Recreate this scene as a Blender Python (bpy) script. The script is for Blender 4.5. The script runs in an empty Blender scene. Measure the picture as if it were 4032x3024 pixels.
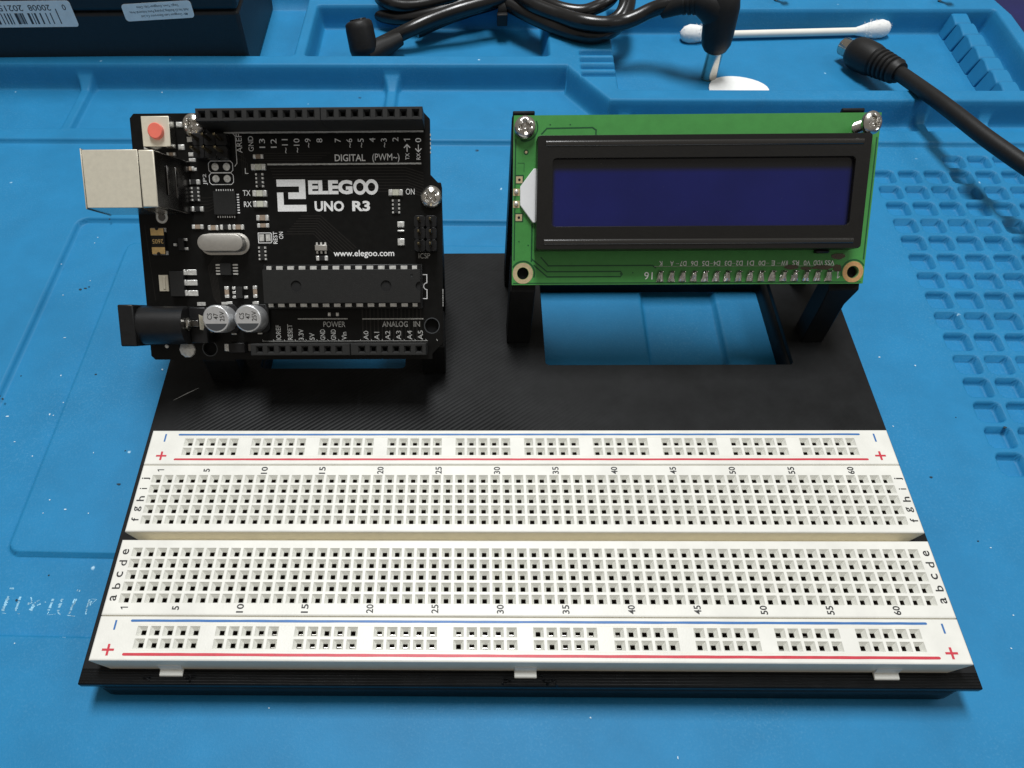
import bpy, bmesh, math, random
import numpy as np
from mathutils import Vector, Matrix

K = 0.001                                   # everything below is written in millimetres
C = bpy.context.scene.collection
SC = bpy.context.scene

# ------------------------------------------------------------------ camera, world, lamps, exposure
cam_d = bpy.data.cameras.new("camera")
cam = bpy.data.objects.new("camera", cam_d)
C.objects.link(cam)
cam.location = Vector((-10.752, -57.634, 135.058)) * K
cam.rotation_euler = (0.5610, 0.0150, 0.0100)
cam_d.sensor_width = 36.0
cam_d.lens = 2901.6 * 36.0 / 4032.0
cam_d.shift_x = (2016 - 1793.66) / 4032.0
cam_d.shift_y = (1904.77 - 1512) / 4032.0
cam_d.clip_start = 0.005
cam_d.clip_end = 10.0
SC.camera = cam

world = bpy.data.worlds.new("World")
SC.world = world
world.use_nodes = True
bg = world.node_tree.nodes["Background"]
bg.inputs[0].default_value = (1.0, 0.93, 0.83, 1)
bg.inputs[1].default_value = 0.23


def area(name, loc, target, sx, sy, power, col):
    d = bpy.data.lights.new(name, 'AREA')
    d.shape = 'RECTANGLE'
    d.size = sx * K
    d.size_y = sy * K
    d.energy = power
    d.color = col
    o = bpy.data.objects.new(name, d)
    C.objects.link(o)
    o.location = Vector(loc) * K
    o.rotation_euler = (Vector(target) - Vector(loc)).to_track_quat('-Z', 'Y').to_euler()
    return o


area("bench_lamp", (-50, 400, 1300), (-20, 130, 0), 260, 560, 17.4, (0.975, 0.99, 1.0))
area("side_lamp", (700, 60, 800), (0, 90, 0), 260, 260, 1.7, (0.95, 0.98, 1.0))
SC.view_settings.view_transform = 'Standard'
SC.view_settings.look = 'None'
SC.view_settings.exposure = 0.0
SC.view_settings.gamma = 1.0
SC.cycles.max_bounces = 8

# ------------------------------------------------------------------ materials


def mat(name, col, rough=0.5, metal=0.0, var=0.0, vscale=300.0, bump=0.0, bscale=2000.0, coat=0.0,
        col2=None, spec=None, rvar=0.0, emis=None):
    m = bpy.data.materials.new(name)
    m.use_nodes = True
    nt = m.node_tree
    N, L = nt.nodes, nt.links
    p = N["Principled BSDF"]
    p.inputs["Base Color"].default_value = (*col, 1)
    p.inputs["Roughness"].default_value = rough
    p.inputs["Metallic"].default_value = metal
    if coat:
        p.inputs["Coat Weight"].default_value = coat
        p.inputs["Coat Roughness"].default_value = 0.08
    if spec is not None:
        p.inputs["Specular IOR Level"].default_value = spec
    tc = N.new("ShaderNodeTexCoord")
    if var or col2:
        n = N.new("ShaderNodeTexNoise")
        n.inputs["Scale"].default_value = vscale
        n.inputs["Detail"].default_value = 6
        n.inputs["Roughness"].default_value = 0.65
        L.new(tc.outputs["Object"], n.inputs["Vector"])
        r = N.new("ShaderNodeValToRGB")
        c2 = col2 if col2 else tuple(min(1, c * (1 + var)) for c in col)
        c1 = tuple(c * (1 - var) for c in col)
        r.color_ramp.elements[0].position = 0.32
        r.color_ramp.elements[1].position = 0.68
        r.color_ramp.elements[0].color = (*c1, 1)
        r.color_ramp.elements[1].color = (*c2, 1)
        L.new(n.outputs[0], r.inputs[0])
        L.new(r.outputs[0], p.inputs["Base Color"])
        if rvar:
            mr = N.new("ShaderNodeMapRange")
            mr.inputs["To Min"].default_value = rough - rvar
            mr.inputs["To Max"].default_value = rough + rvar
            L.new(n.outputs[0], mr.inputs["Value"])
            L.new(mr.outputs[0], p.inputs["Roughness"])
    if bump:
        n2 = N.new("ShaderNodeTexNoise")
        n2.inputs["Scale"].default_value = bscale
        n2.inputs["Detail"].default_value = 4
        L.new(tc.outputs["Object"], n2.inputs["Vector"])
        b = N.new("ShaderNodeBump")
        b.inputs["Strength"].default_value = bump
        b.inputs["Distance"].default_value = 0.00008
        L.new(n2.outputs[0], b.inputs["Height"])
        L.new(b.outputs[0], p.inputs["Normal"])
    return m


def silicone():
    m = mat("blue_silicone", (0.0145, 0.200, 0.418), rough=0.55, var=0.075, vscale=70, spec=0.26)
    nt = m.node_tree
    N, L = nt.nodes, nt.links
    p = N["Principled BSDF"]
    tc = N.new("ShaderNodeTexCoord")
    base = p.inputs["Base Color"].links[0].from_socket
    # white and dark specks of dust, thinly scattered

    def specks(scale, lo, hi, seed, mscale, mlo, mhi):
        v = N.new("ShaderNodeTexVoronoi")
        v.inputs["Scale"].default_value = scale
        v.inputs["Randomness"].default_value = 1.0
        mp = N.new("ShaderNodeMapping")
        mp.inputs["Location"].default_value = (seed, seed * 2, 0)
        L.new(tc.outputs["Object"], mp.inputs[0])
        nn = N.new("ShaderNodeTexNoise")
        nn.inputs["Scale"].default_value = 900
        L.new(mp.outputs[0], nn.inputs["Vector"])
        mx = N.new("ShaderNodeMixRGB")
        mx.blend_type = 'ADD'
        mx.inputs[0].default_value = 0.0012
        L.new(mp.outputs[0], mx.inputs[1])
        L.new(nn.outputs["Color"], mx.inputs[2])
        L.new(mx.outputs[0], v.inputs["Vector"])
        r = N.new("ShaderNodeMapRange")
        r.inputs["From Min"].default_value = hi
        r.inputs["From Max"].default_value = lo
        L.new(v.outputs["Distance"], r.inputs["Value"])
        # only some cells carry a speck
        sep = N.new("ShaderNodeSeparateColor")
        L.new(v.outputs["Color"], sep.inputs[0])
        g = N.new("ShaderNodeMath")
        g.operation = 'GREATER_THAN'
        g.inputs[1].default_value = mlo
        L.new(sep.outputs[0], g.inputs[0])
        mu = N.new("ShaderNodeMath")
        mu.operation = 'MULTIPLY'
        L.new(r.outputs[0], mu.inputs[0])
        L.new(g.outputs[0], mu.inputs[1])
        return mu.outputs[0]

    w = specks(120, 0.02, 0.06, 0.31, 0, 0.72, 0)
    d = specks(75, 0.02, 0.06, 0.77, 0, 0.74, 0)
    m1 = N.new("ShaderNodeMixRGB")
    m1.inputs[2].default_value = (0.45, 0.70, 0.86, 1)
    L.new(w, m1.inputs[0])
    L.new(base, m1.inputs[1])
    m2 = N.new("ShaderNodeMixRGB")
    m2.inputs[2].default_value = (0.01, 0.035, 0.07, 1)
    L.new(d, m2.inputs[0])
    L.new(m1.outputs[0], m2.inputs[1])
    # faint greyish film of wear
    n = N.new("ShaderNodeTexNoise")
    n.inputs["Scale"].default_value = 1900
    n.inputs["Detail"].default_value = 9
    n.inputs["Roughness"].default_value = 0.7
    L.new(tc.outputs["Object"], n.inputs["Vector"])
    r = N.new("ShaderNodeMapRange")
    r.inputs["From Min"].default_value = 0.50
    r.inputs["From Max"].default_value = 0.72
    r.inputs["To Max"].default_value = 1.0
    L.new(n.outputs[0], r.inputs["Value"])
    # rubbed patches where the grain shows more
    pn = N.new("ShaderNodeTexNoise")
    pn.inputs["Scale"].default_value = 26
    pn.inputs["Detail"].default_value = 5
    L.new(tc.outputs["Object"], pn.inputs["Vector"])
    pr = N.new("ShaderNodeMapRange")
    pr.inputs["From Min"].default_value = 0.42
    pr.inputs["From Max"].default_value = 0.72
    pr.inputs["To Min"].default_value = 0.05
    pr.inputs["To Max"].default_value = 0.26
    L.new(pn.outputs[0], pr.inputs["Value"])
    pm = N.new("ShaderNodeMath")
    pm.operation = 'MULTIPLY'
    L.new(pr.outputs[0], pm.inputs[0])
    L.new(r.outputs[0], pm.inputs[1])
    m3 = N.new("ShaderNodeMixRGB")
    m3.inputs[2].default_value = (0.20, 0.45, 0.66, 1)
    L.new(pm.outputs[0], m3.inputs[0])
    L.new(m2.outputs[0], m3.inputs[1])
    L.new(m3.outputs[0], p.inputs["Base Color"])
    b = N.new("ShaderNodeBump")
    b.inputs["Strength"].default_value = 0.5
    b.inputs["Distance"].default_value = 0.00010
    L.new(n.outputs[0], b.inputs["Height"])
    L.new(b.outputs[0], p.inputs["Normal"])
    return m


def printed_plastic():
    """black 3D-printed plastic: diagonal tool-path lines, stronger in places"""
    m = mat("black_printed_plastic", (0.0085, 0.009, 0.0095), rough=0.5, var=0.35, vscale=130, spec=0.15)
    nt = m.node_tree
    N, L = nt.nodes, nt.links
    p = N["Principled BSDF"]
    tc = N.new("ShaderNodeTexCoord")
    mp = N.new("ShaderNodeMapping")
    mp.inputs["Rotation"].default_value = (0, 0, math.radians(-38))
    L.new(tc.outputs["Object"], mp.inputs[0])
    wv = N.new("ShaderNodeTexWave")
    wv.wave_type = 'BANDS'
    wv.bands_direction = 'Y'
    wv.inputs["Scale"].default_value = 330
    wv.inputs["Distortion"].default_value = 0.6
    wv.inputs["Detail"].default_value = 2
    wv.inputs["Detail Scale"].default_value = 0.8
    L.new(mp.outputs[0], wv.inputs[0])
    # long straight threads parallel to the front edge, seen on the rim
    wx = N.new("ShaderNodeTexWave")
    wx.wave_type = 'BANDS'
    wx.bands_direction = 'Y'
    wx.inputs["Scale"].default_value = 560
    wx.inputs["Distortion"].default_value = 0.35
    wx.inputs["Detail Scale"].default_value = 0.3
    L.new(tc.outputs["Object"], wx.inputs[0])
    sep = N.new("ShaderNodeSeparateXYZ")
    L.new(tc.outputs["Object"], sep.inputs[0])
    rim = N.new("ShaderNodeMath")
    rim.operation = 'LESS_THAN'
    rim.inputs[1].default_value = -0.0126
    L.new(sep.outputs[1], rim.inputs[0])
    nn = N.new("ShaderNodeTexNoise")
    nn.inputs["Scale"].default_value = 28
    L.new(tc.outputs["Object"], nn.inputs["Vector"])
    mr = N.new("ShaderNodeMapRange")
    # the grooves open only in a patch behind the breadboard
    mr.inputs["From Min"].default_value = 0.056
    mr.inputs["From Max"].default_value = 0.043
    mr.inputs["To Min"].default_value = 0.14
    L.new(sep.outputs[1], mr.inputs["Value"])
    mrx = N.new("ShaderNodeMapRange")
    mrx.inputs["From Min"].default_value = 0.006
    mrx.inputs["From Max"].default_value = -0.006
    mrx.inputs["To Min"].default_value = 0.16
    L.new(sep.outputs[0], mrx.inputs["Value"])
    mrl = N.new("ShaderNodeMapRange")
    mrl.inputs["From Min"].default_value = -0.0815
    mrl.inputs["From Max"].default_value = -0.070
    L.new(sep.outputs[0], mrl.inputs["Value"])
    ml = N.new("ShaderNodeMath")
    ml.operation = 'MULTIPLY'
    L.new(mrl.outputs[0], ml.inputs[0])
    L.new(mrx.outputs[0], ml.inputs[1])
    mm = N.new("ShaderNodeMath")
    mm.operation = 'MULTIPLY'
    L.new(mr.outputs[0], mm.inputs[0])
    L.new(ml.outputs[0], mm.inputs[1])
    pw = N.new("ShaderNodeMath")
    pw.operation = 'POWER'
    pw.inputs[1].default_value = 0.35
    L.new(wv.outputs["Fac"], pw.inputs[0])
    mo = N.new("ShaderNodeMath")
    mo.operation = 'MULTIPLY'
    L.new(mm.outputs[0], mo.inputs[0])
    L.new(nn.outputs[0], mo.inputs[1])
    mu = N.new("ShaderNodeMath")
    mu.operation = 'MULTIPLY'
    L.new(pw.outputs[0], mu.inputs[0])
    L.new(mo.outputs[0], mu.inputs[1])
    rg = N.new("ShaderNodeMapRange")
    rg.inputs["To Min"].default_value = 0.5
    rg.inputs["To Max"].default_value = 0.27
    L.new(rim.outputs[0], rg.inputs["Value"])
    L.new(rg.outputs[0], p.inputs["Roughness"])
    mix = N.new("ShaderNodeMix")
    L.new(rim.outputs[0], mix.inputs["Factor"])
    L.new(mu.outputs[0], mix.inputs["A"])
    L.new(wx.outputs["Fac"], mix.inputs["B"])
    b = N.new("ShaderNodeBump")
    b.inputs["Strength"].default_value = 0.65
    b.inputs["Distance"].default_value = 0.0005
    L.new(mix.outputs["Result"], b.inputs["Height"])
    L.new(b.outputs[0], p.inputs["Normal"])
    return m


def board_plastic():
    m = mat("white_board_plastic", (0.765, 0.76, 0.705), rough=0.42, var=0.06, vscale=120, rvar=0.06, spec=0.5, bump=0.35,
            bscale=2600)
    return m


M = dict(
    blue=silicone(),
    print=printed_plastic(),
    board=board_plastic(),
    board_side=mat("warm_lit_board_plastic_side", (0.82, 0.775, 0.64), rough=0.5, var=0.05, vscale=400),  # warm light on side walls and centre gap painted in as a creamier white
    board_in=mat("socket_wall_plastic", (0.78, 0.78, 0.725), rough=0.6),
    contact=mat("dark_contact_metal", (0.075, 0.058, 0.045), rough=0.45, metal=0.3, var=0.5, vscale=900),
    ink_blue=mat("blue_ink", (0.022, 0.140, 0.40), rough=0.45, var=0.10, vscale=900),
    ink_red=mat("red_ink", (0.56, 0.022, 0.045), rough=0.45, var=0.10, vscale=900),
    ink_black=mat("black_ink", (0.012, 0.012, 0.012), rough=0.5),
    mask=mat("black_solder_mask", (0.005, 0.005, 0.0047), rough=0.34, var=0.25, vscale=500, spec=0.20, rvar=0.05, bump=0.15, bscale=1400),
    trace=mat("black_solder_mask_over_copper", (0.015, 0.0135, 0.012), rough=0.34, var=0.2, vscale=800, spec=0.3),
    silk=mat("white_silkscreen", (0.93, 0.93, 0.91), rough=0.55, var=0.14, vscale=2600),
    silk_dim=mat("worn_silkscreen", (0.52, 0.52, 0.50), rough=0.55, var=0.35, vscale=2600),
    plastic=mat("black_plastic", (0.010, 0.010, 0.0105), spec=0.32, rough=0.36, var=0.2, vscale=700, bump=0.25, bscale=3500),
    plastic_matt=mat("matt_black_plastic", (0.020, 0.020, 0.0195), spec=0.3, rough=0.55, var=0.12, vscale=900, bump=0.3, bscale=3500),
    chip=mat("chip_resin", (0.018, 0.018, 0.0175), spec=0.25, rough=0.5, var=0.08, vscale=1200, bump=0.35, bscale=5000),
    void=mat("dark_cavity", (0.003, 0.003, 0.003), rough=0.8),
    tin=mat("tinned_steel", (0.74, 0.69, 0.56), rough=0.45, metal=0.35, var=0.05, vscale=900, bump=0.12, bscale=3000),
    tin_side=mat("plated_steel_side", (0.62, 0.60, 0.55), rough=0.24, metal=1.0, var=0.08, vscale=900),
    rib=mat("glossy_black_rib", (0.012, 0.011, 0.010), rough=0.2, spec=0.8, coat=0.5),
    tin_dark=mat("bent_dark_steel", (0.16, 0.155, 0.15), rough=0.22, metal=1.0, var=0.1, vscale=600),
    solder=mat("solder", (0.78, 0.78, 0.75), rough=0.32, metal=0.55, var=0.25, vscale=1500, bump=0.9, bscale=1800),
    joint=mat("crinkled_solder", (0.70, 0.69, 0.66), rough=0.2, metal=0.95, var=0.25, vscale=1500, bump=1.0, bscale=1300),
    nickel=mat("nickel_screw", (0.62, 0.60, 0.56), rough=0.26, metal=1.0, var=0.08, vscale=800, bump=0.25, bscale=1500),
    steel=mat("brushed_can_steel", (0.55, 0.53, 0.49), rough=0.38, metal=0.85, var=0.06, vscale=900, bump=0.2, bscale=5000),
    alu=mat("aluminium_can", (0.78, 0.79, 0.80), rough=0.30, metal=0.75, var=0.05, vscale=900),
    alu_dark=mat("grey_polarity_print", (0.07, 0.075, 0.08), rough=0.4, metal=0.3),
    red=mat("red_button_plastic", (0.80, 0.17, 0.12), rough=0.45, var=0.05),
    gold=mat("gold_pad", (0.85, 0.56, 0.22), rough=0.42, metal=0.1, var=0.12, vscale=1200),
    copper=mat("copper_ring", (0.87, 0.52, 0.24), rough=0.35, metal=0.65, var=0.15, vscale=1500, bump=0.3, bscale=3000),
    palegold=mat("pale_gold_ring", (0.62, 0.50, 0.30), rough=0.45, metal=0.45, var=0.15, vscale=1500),
    ceramic=mat("tan_ceramic", (0.30, 0.23, 0.17), rough=0.5, var=0.15, vscale=2500),
    ledbody=mat("clear_led_lens", (0.62, 0.62, 0.52), rough=0.25, var=0.15, vscale=2500, coat=0.5),
    green=mat("green_solder_mask", (0.058, 0.275, 0.060), rough=0.36, var=0.07, vscale=350, spec=0.5, bump=0.1),
    green_dark=mat("green_mask_over_gap", (0.010, 0.080, 0.026), rough=0.34, var=0.12, vscale=700),
    green_edge=mat("green_board_edge", (0.10, 0.20, 0.075), rough=0.55, var=0.35, vscale=1800, bump=0.6, bscale=3000),
    bezel=mat("black_painted_steel", (0.0085, 0.0078, 0.007), rough=0.34, var=0.12, vscale=900, spec=0.36, bump=0.25, bscale=2500),
    screen=mat("blue_lcd_glass", (0.006, 0.007, 0.085), rough=0.2, var=0.12, vscale=60, spec=0.4, coat=0.3),
    screen_edge=mat("dark_lcd_border", (0.006, 0.006, 0.012), rough=0.24, spec=0.6, coat=0.6),
    tape=mat("white_tape", (0.86, 0.87, 0.88), rough=0.5, var=0.03),
    flux=mat("brown_flux", (0.055, 0.035, 0.012), rough=0.12, var=0.3, vscale=900, coat=0.8),
    rubber=mat("black_cable_rubber", (0.008, 0.008, 0.0085), rough=0.26, var=0.2, vscale=400, spec=0.55, bump=0.2, bscale=900),
    rubber_matt=mat("matt_cable_rubber", (0.009, 0.0088, 0.0088), spec=0.35, rough=0.5, var=0.2, vscale=600, bump=0.4, bscale=1800),
    adapter=mat("textured_black_case", (0.0065, 0.0085, 0.011), rough=0.5, var=0.2, vscale=500, bump=0.6, bscale=1600),
    label=mat("white_label_paper", (0.90, 0.92, 0.89), rough=0.55, var=0.06, vscale=300),
    label_ink=mat("label_ink", (0.05, 0.05, 0.052), rough=0.6, var=0.4, vscale=1500),
    label_grey=mat("smudged_label_ink", (0.36, 0.38, 0.38), rough=0.6, var=0.15, vscale=900),
    chrome=mat("plug_chrome", (0.52, 0.50, 0.45), rough=0.2, metal=1.0, var=0.1, vscale=700),
    brass=mat("plug_tip_insulator", (0.55, 0.52, 0.28), rough=0.4),
    cotton=mat("cotton", (0.86, 0.86, 0.84), rough=0.95, var=0.04, vscale=900, bump=1.0, bscale=900),
    stick=mat("paper_stick", (0.88, 0.85, 0.76), rough=0.6, var=0.03),
    paper=mat("white_paper_disc", (0.85, 0.86, 0.84), rough=0.7, var=0.04, vscale=400),
    table=mat("navy_table", (0.004, 0.006, 0.075), rough=0.5, var=0.15, vscale=60),
    table_edge=mat("grey_blue_edge", (0.10, 0.17, 0.30), rough=0.6, var=0.1, vscale=200),
    worn=mat("worn_white_lettering", (0.24, 0.50, 0.72), rough=0.7, var=0.5, vscale=900),
)

def lcd_glass():
    """navy liquid-crystal pane: soft-edged dark border printed round the field, dust on the polariser"""
    m = M['screen']
    nt = m.node_tree
    N, L = nt.nodes, nt.links
    p = N["Principled BSDF"]
    tc = N.new("ShaderNodeTexCoord")
    sp = N.new("ShaderNodeSeparateXYZ")
    L.new(tc.outputs["Object"], sp.inputs[0])

    def edge(sock, a, b):
        r = N.new("ShaderNodeMapRange")
        r.interpolation_type = 'SMOOTHSTEP'
        r.inputs["From Min"].default_value = a * K
        r.inputs["From Max"].default_value = b * K
        L.new(sp.outputs[sock], r.inputs["Value"])
        return r.outputs[0]

    def mul(a, b):
        q = N.new("ShaderNodeMath")
        q.operation = 'MULTIPLY'
        L.new(a, q.inputs[0])
        L.new(b, q.inputs[1])
        return q.outputs[0]
    f = mul(mul(edge(1, 24.6, 23.0), edge(1, 11.9, 12.5)), mul(edge(0, 8.2, 9.2), edge(0, 73.2, 72.2)))
    n = N.new("ShaderNodeTexNoise")
    n.inputs["Scale"].default_value = 55
    n.inputs["Detail"].default_value = 3
    L.new(tc.outputs["Object"], n.inputs["Vector"])
    cr = N.new("ShaderNodeValToRGB")
    cr.color_ramp.elements[0].position = 0.3
    cr.color_ramp.elements[1].position = 0.7
    cr.color_ramp.elements[0].color = (0.0035, 0.0065, 0.070, 1)
    cr.color_ramp.elements[1].color = (0.0060, 0.0095, 0.098, 1)
    L.new(n.outputs[0], cr.inputs[0])
    mx = N.new("ShaderNodeMixRGB")
    mx.inputs[1].default_value = (0.006, 0.006, 0.008, 1)
    L.new(f, mx.inputs[0])
    L.new(cr.outputs[0], mx.inputs[2])
    d = N.new("ShaderNodeTexNoise")
    d.inputs["Scale"].default_value = 2600
    d.inputs["Detail"].default_value = 4
    L.new(tc.outputs["Object"], d.inputs["Vector"])
    dr = N.new("ShaderNodeMapRange")
    dr.inputs["From Min"].default_value = 0.70
    dr.inputs["From Max"].default_value = 0.86
    dr.inputs["To Max"].default_value = 0.10
    L.new(d.outputs[0], dr.inputs["Value"])
    m2 = N.new("ShaderNodeMixRGB")
    m2.inputs[2].default_value = (0.5, 0.5, 0.5, 1)
    L.new(dr.outputs[0], m2.inputs[0])
    L.new(mx.outputs[0], m2.inputs[1])
    L.new(m2.outputs[0], p.inputs["Base Color"])


lcd_glass()

# ------------------------------------------------------------------ mesh helpers


class MB:
    def __init__(s):
        s.v, s.f, s.m = [], [], []

    def add(s, verts, faces, mi=0):
        o = len(s.v)
        s.v += [tuple(v) for v in verts]
        for f in faces:
            s.f.append(tuple(i + o for i in f))
            s.m.append(mi)
        return s

    def quad(s, a, b, c, d, mi=0):
        return s.add([a, b, c, d], [(0, 1, 2, 3)], mi)

    def rect(s, x0, x1, y0, y1, z, mi=0):
        if x1 - x0 < 1e-6 or y1 - y0 < 1e-6:
            return s
        return s.quad((x0, y0, z), (x1, y0, z), (x1, y1, z), (x0, y1, z), mi)

    def box(s, x0, x1, y0, y1, z0, z1, mi=0, tx=0.0, ty=0.0):
        """box; tx/ty inset the top face"""
        v = [(x0, y0, z0), (x1, y0, z0), (x1, y1, z0), (x0, y1, z0),
             (x0 + tx, y0 + ty, z1), (x1 - tx, y0 + ty, z1), (x1 - tx, y1 - ty, z1), (x0 + tx, y1 - ty, z1)]
        return s.add(v, [(3, 2, 1, 0), (4, 5, 6, 7), (0, 1, 5, 4), (1, 2, 6, 5), (2, 3, 7, 6), (3, 0, 4, 7)], mi)

    def prism(s, poly, z0, z1, mi=0, cap0=True):
        n = len(poly)
        v = [(x, y, z0) for x, y in poly] + [(x, y, z1) for x, y in poly]
        f = [(i, (i + 1) % n, n + (i + 1) % n, n + i) for i in range(n)]
        f.append(tuple(range(n, 2 * n)))
        if cap0:
            f.append(tuple(range(n - 1, -1, -1)))
        return s.add(v, f, mi)

    def prism_x(s, poly, x0, x1, mi=0):
        """poly in (y, z), extruded along x"""
        n = len(poly)
        v = [(x0, y, z) for y, z in poly] + [(x1, y, z) for y, z in poly]
        f = [(i, (i + 1) % n, n + (i + 1) % n, n + i) for i in range(n)]
        f += [tuple(range(n, 2 * n)), tuple(range(n - 1, -1, -1))]
        return s.add(v, f, mi)

    def prism_y(s, poly, y0, y1, mi=0):
        n = len(poly)
        v = [(x, y0, z) for x, z in poly] + [(x, y1, z) for x, z in poly]
        f = [(i, n + i, n + (i + 1) % n, (i + 1) % n) for i in range(n)]
        f += [tuple(range(n)), tuple(range(2 * n - 1, n - 1, -1))]
        return s.add(v, f, mi)

    def lathe(s, prof, n=24, c=(0, 0, 0), axis='z', mi=0):
        """prof: list of (r, h) from bottom to top"""
        rows = []
        v, f = [], []
        for r, h in prof:
            row = []
            for k in range(n):
                a = 2 * math.pi * k / n
                p = (r * math.cos(a), r * math.sin(a), h)
                if axis == 'x':
                    p = (p[2], p[0], p[1])
                elif axis == 'y':
                    p = (p[0], p[2], -p[1])
                v.append((p[0] + c[0], p[1] + c[1], p[2] + c[2]))
                row.append(len(v) - 1)
            rows.append(row)
        for a, b in zip(rows, rows[1:]):
            for k in range(n):
                f.append((a[k], a[(k + 1) % n], b[(k + 1) % n], b[k]))
        if prof[0][0] > 1e-6:
            f.append(tuple(reversed(rows[0])))
        if prof[-1][0] > 1e-6:
            f.append(tuple(rows[-1]))
        return s.add(v, f, mi)

    def cyl(s, cx, cy, z0, z1, r, n=24, mi=0, ch=0.0):
        if ch:
            return s.lathe([(r, z0), (r, z1 - ch), (r - ch, z1)], n, (cx, cy, 0), mi=mi)
        return s.lathe([(r, z0), (r, z1)], n, (cx, cy, 0), mi=mi)

    def tube(s, pts, r, n=14, mi=0, caps=True):
        pts = [Vector(p) for p in pts]
        rs = r if isinstance(r, (list, tuple)) else [r] * len(pts)
        up = Vector((0, 0, 1))
        rows = []
        o = len(s.v)
        v, f = [], []
        t0 = (pts[1] - pts[0]).normalized()
        nrm = t0.cross(up)
        if nrm.length < 0.1:
            nrm = t0.cross(Vector((1, 0, 0)))
        nrm.normalize()
        for i, p in enumerate(pts):
            t = (pts[min(i + 1, len(pts) - 1)] - pts[max(i - 1, 0)]).normalized()
            nrm = (nrm - t * nrm.dot(t)).normalized()
            bn = t.cross(nrm)
            row = []
            for k in range(n):
                a = 2 * math.pi * k / n
                v.append(tuple(p + (nrm * math.cos(a) + bn * math.sin(a)) * rs[i]))
                row.append(len(v) - 1)
            rows.append(row)
        for a, b in zip(rows, rows[1:]):
            for k in range(n):
                f.append((a[k], b[k], b[(k + 1) % n], a[(k + 1) % n]))
        if caps:
            f.append(tuple(rows[0]))
            f.append(tuple(reversed(rows[-1])))
        return s.add(v, f, mi)

    def build(s, name, mats, parent=None, bevel=0.0, seg=2, smooth=35, loc=(0, 0, 0), rot=(0, 0, 0)):
        me = bpy.data.meshes.new(name)
        me.from_pydata([(x * K, y * K, z * K) for x, y, z in s.v], [], s.f)
        mats = mats if isinstance(mats, (list, tuple)) else [mats]
        for m in mats:
            me.materials.append(m)
        if len(mats) > 1:
            me.polygons.foreach_set("material_index", s.m)
        me.update()
        me.validate()
        if smooth:
            me.polygons.foreach_set("use_smooth", [True] * len(me.polygons))
            me.set_sharp_from_angle(angle=math.radians(smooth))
        return link(name, me, parent, bevel, seg, loc, rot)


def link(name, me, parent=None, bevel=0.0, seg=2, loc=(0, 0, 0), rot=(0, 0, 0)):
    o = bpy.data.objects.new(name, me)
    C.objects.link(o)
    o.location = Vector(loc) * K
    o.rotation_euler = rot
    if parent:
        o.parent = parent
    if bevel:
        b = o.modifiers.new("bevel", 'BEVEL')
        b.width = bevel * K
        b.segments = seg
        b.limit_method = 'ANGLE'
        b.angle_limit = math.radians(40)
        b.harden_normals = False
    return o


def copy_part(o, dx=0, dy=0, dz=0, rotz=0.0):
    c = o.copy()
    C.objects.link(c)
    c.parent = o.parent
    c.location = o.location + Vector((dx, dy, dz)) * K
    if rotz:
        c.rotation_euler = (0, 0, rotz)
    return c


def thing(name, label, cat, loc=(0, 0, 0), rot=(0, 0, 0), group=None):
    o = bpy.data.objects.new(name, None)
    C.objects.link(o)
    o.empty_display_size = 0.005
    o.location = Vector(loc) * K
    o.rotation_euler = rot
    tag(o, label, cat, group)
    return o


def tag(o, label, cat, group=None):
    o['label'] = label
    o['category'] = cat
    if group:
        o['group'] = group
    return o


def plate(name, outline, holes, z0, z1, mats, parent=None, bevel=0.0):
    """flat sheet with real openings, outline/holes = lists of (x, y); mats = [face, edge]"""
    cu = bpy.data.curves.new(name, 'CURVE')
    cu.dimensions = '2D'
    cu.fill_mode = 'BOTH'
    cu.extrude = (z1 - z0) / 2 * K
    for poly in [outline] + holes:
        sp = cu.splines.new('POLY')
        sp.points.add(len(poly) - 1)
        for i, (x, y) in enumerate(poly):
            sp.points[i].co = (x * K, y * K, 0, 1)
        sp.use_cyclic_u = True
    tmp = bpy.data.objects.new("tmp", cu)
    C.objects.link(tmp)
    me = bpy.data.meshes.new_from_object(tmp)
    bpy.data.objects.remove(tmp)
    bpy.data.curves.remove(cu)
    me.name = name
    me.transform(Matrix.Translation((0, 0, (z0 + z1) / 2 * K)))
    me.materials.clear()
    mats = mats if isinstance(mats, (list, tuple)) else [mats]
    for m in mats:
        me.materials.append(m)
    bm = bmesh.new()
    bm.from_mesh(me)
    bmesh.ops.remove_doubles(bm, verts=bm.verts, dist=1e-6)
    bmesh.ops.recalc_face_normals(bm, faces=bm.faces)
    bm.normal_update()
    for f in bm.faces:
        f.material_index = 0 if abs(f.normal.z) > 0.5 else min(1, len(mats) - 1)
    bm.to_mesh(me)
    bm.free()
    return link(name, me, parent, bevel)


def circle(cx, cy, r, n=28):
    return [(cx + r * math.cos(2 * math.pi * k / n), cy + r * math.sin(2 * math.pi * k / n)) for k in range(n)]


def rrect(x0, x1, y0, y1, r, n=5):
    p = []
    for cx, cy, a0 in ((x1 - r, y0 + r, -90), (x1 - r, y1 - r, 0), (x0 + r, y1 - r, 90), (x0 + r, y0 + r, 180)):
        for k in range(n + 1):
            a = math.radians(a0 + 90 * k / n)
            p.append((cx + r * math.cos(a), cy + r * math.sin(a)))
    return p


_txt = {}


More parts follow.
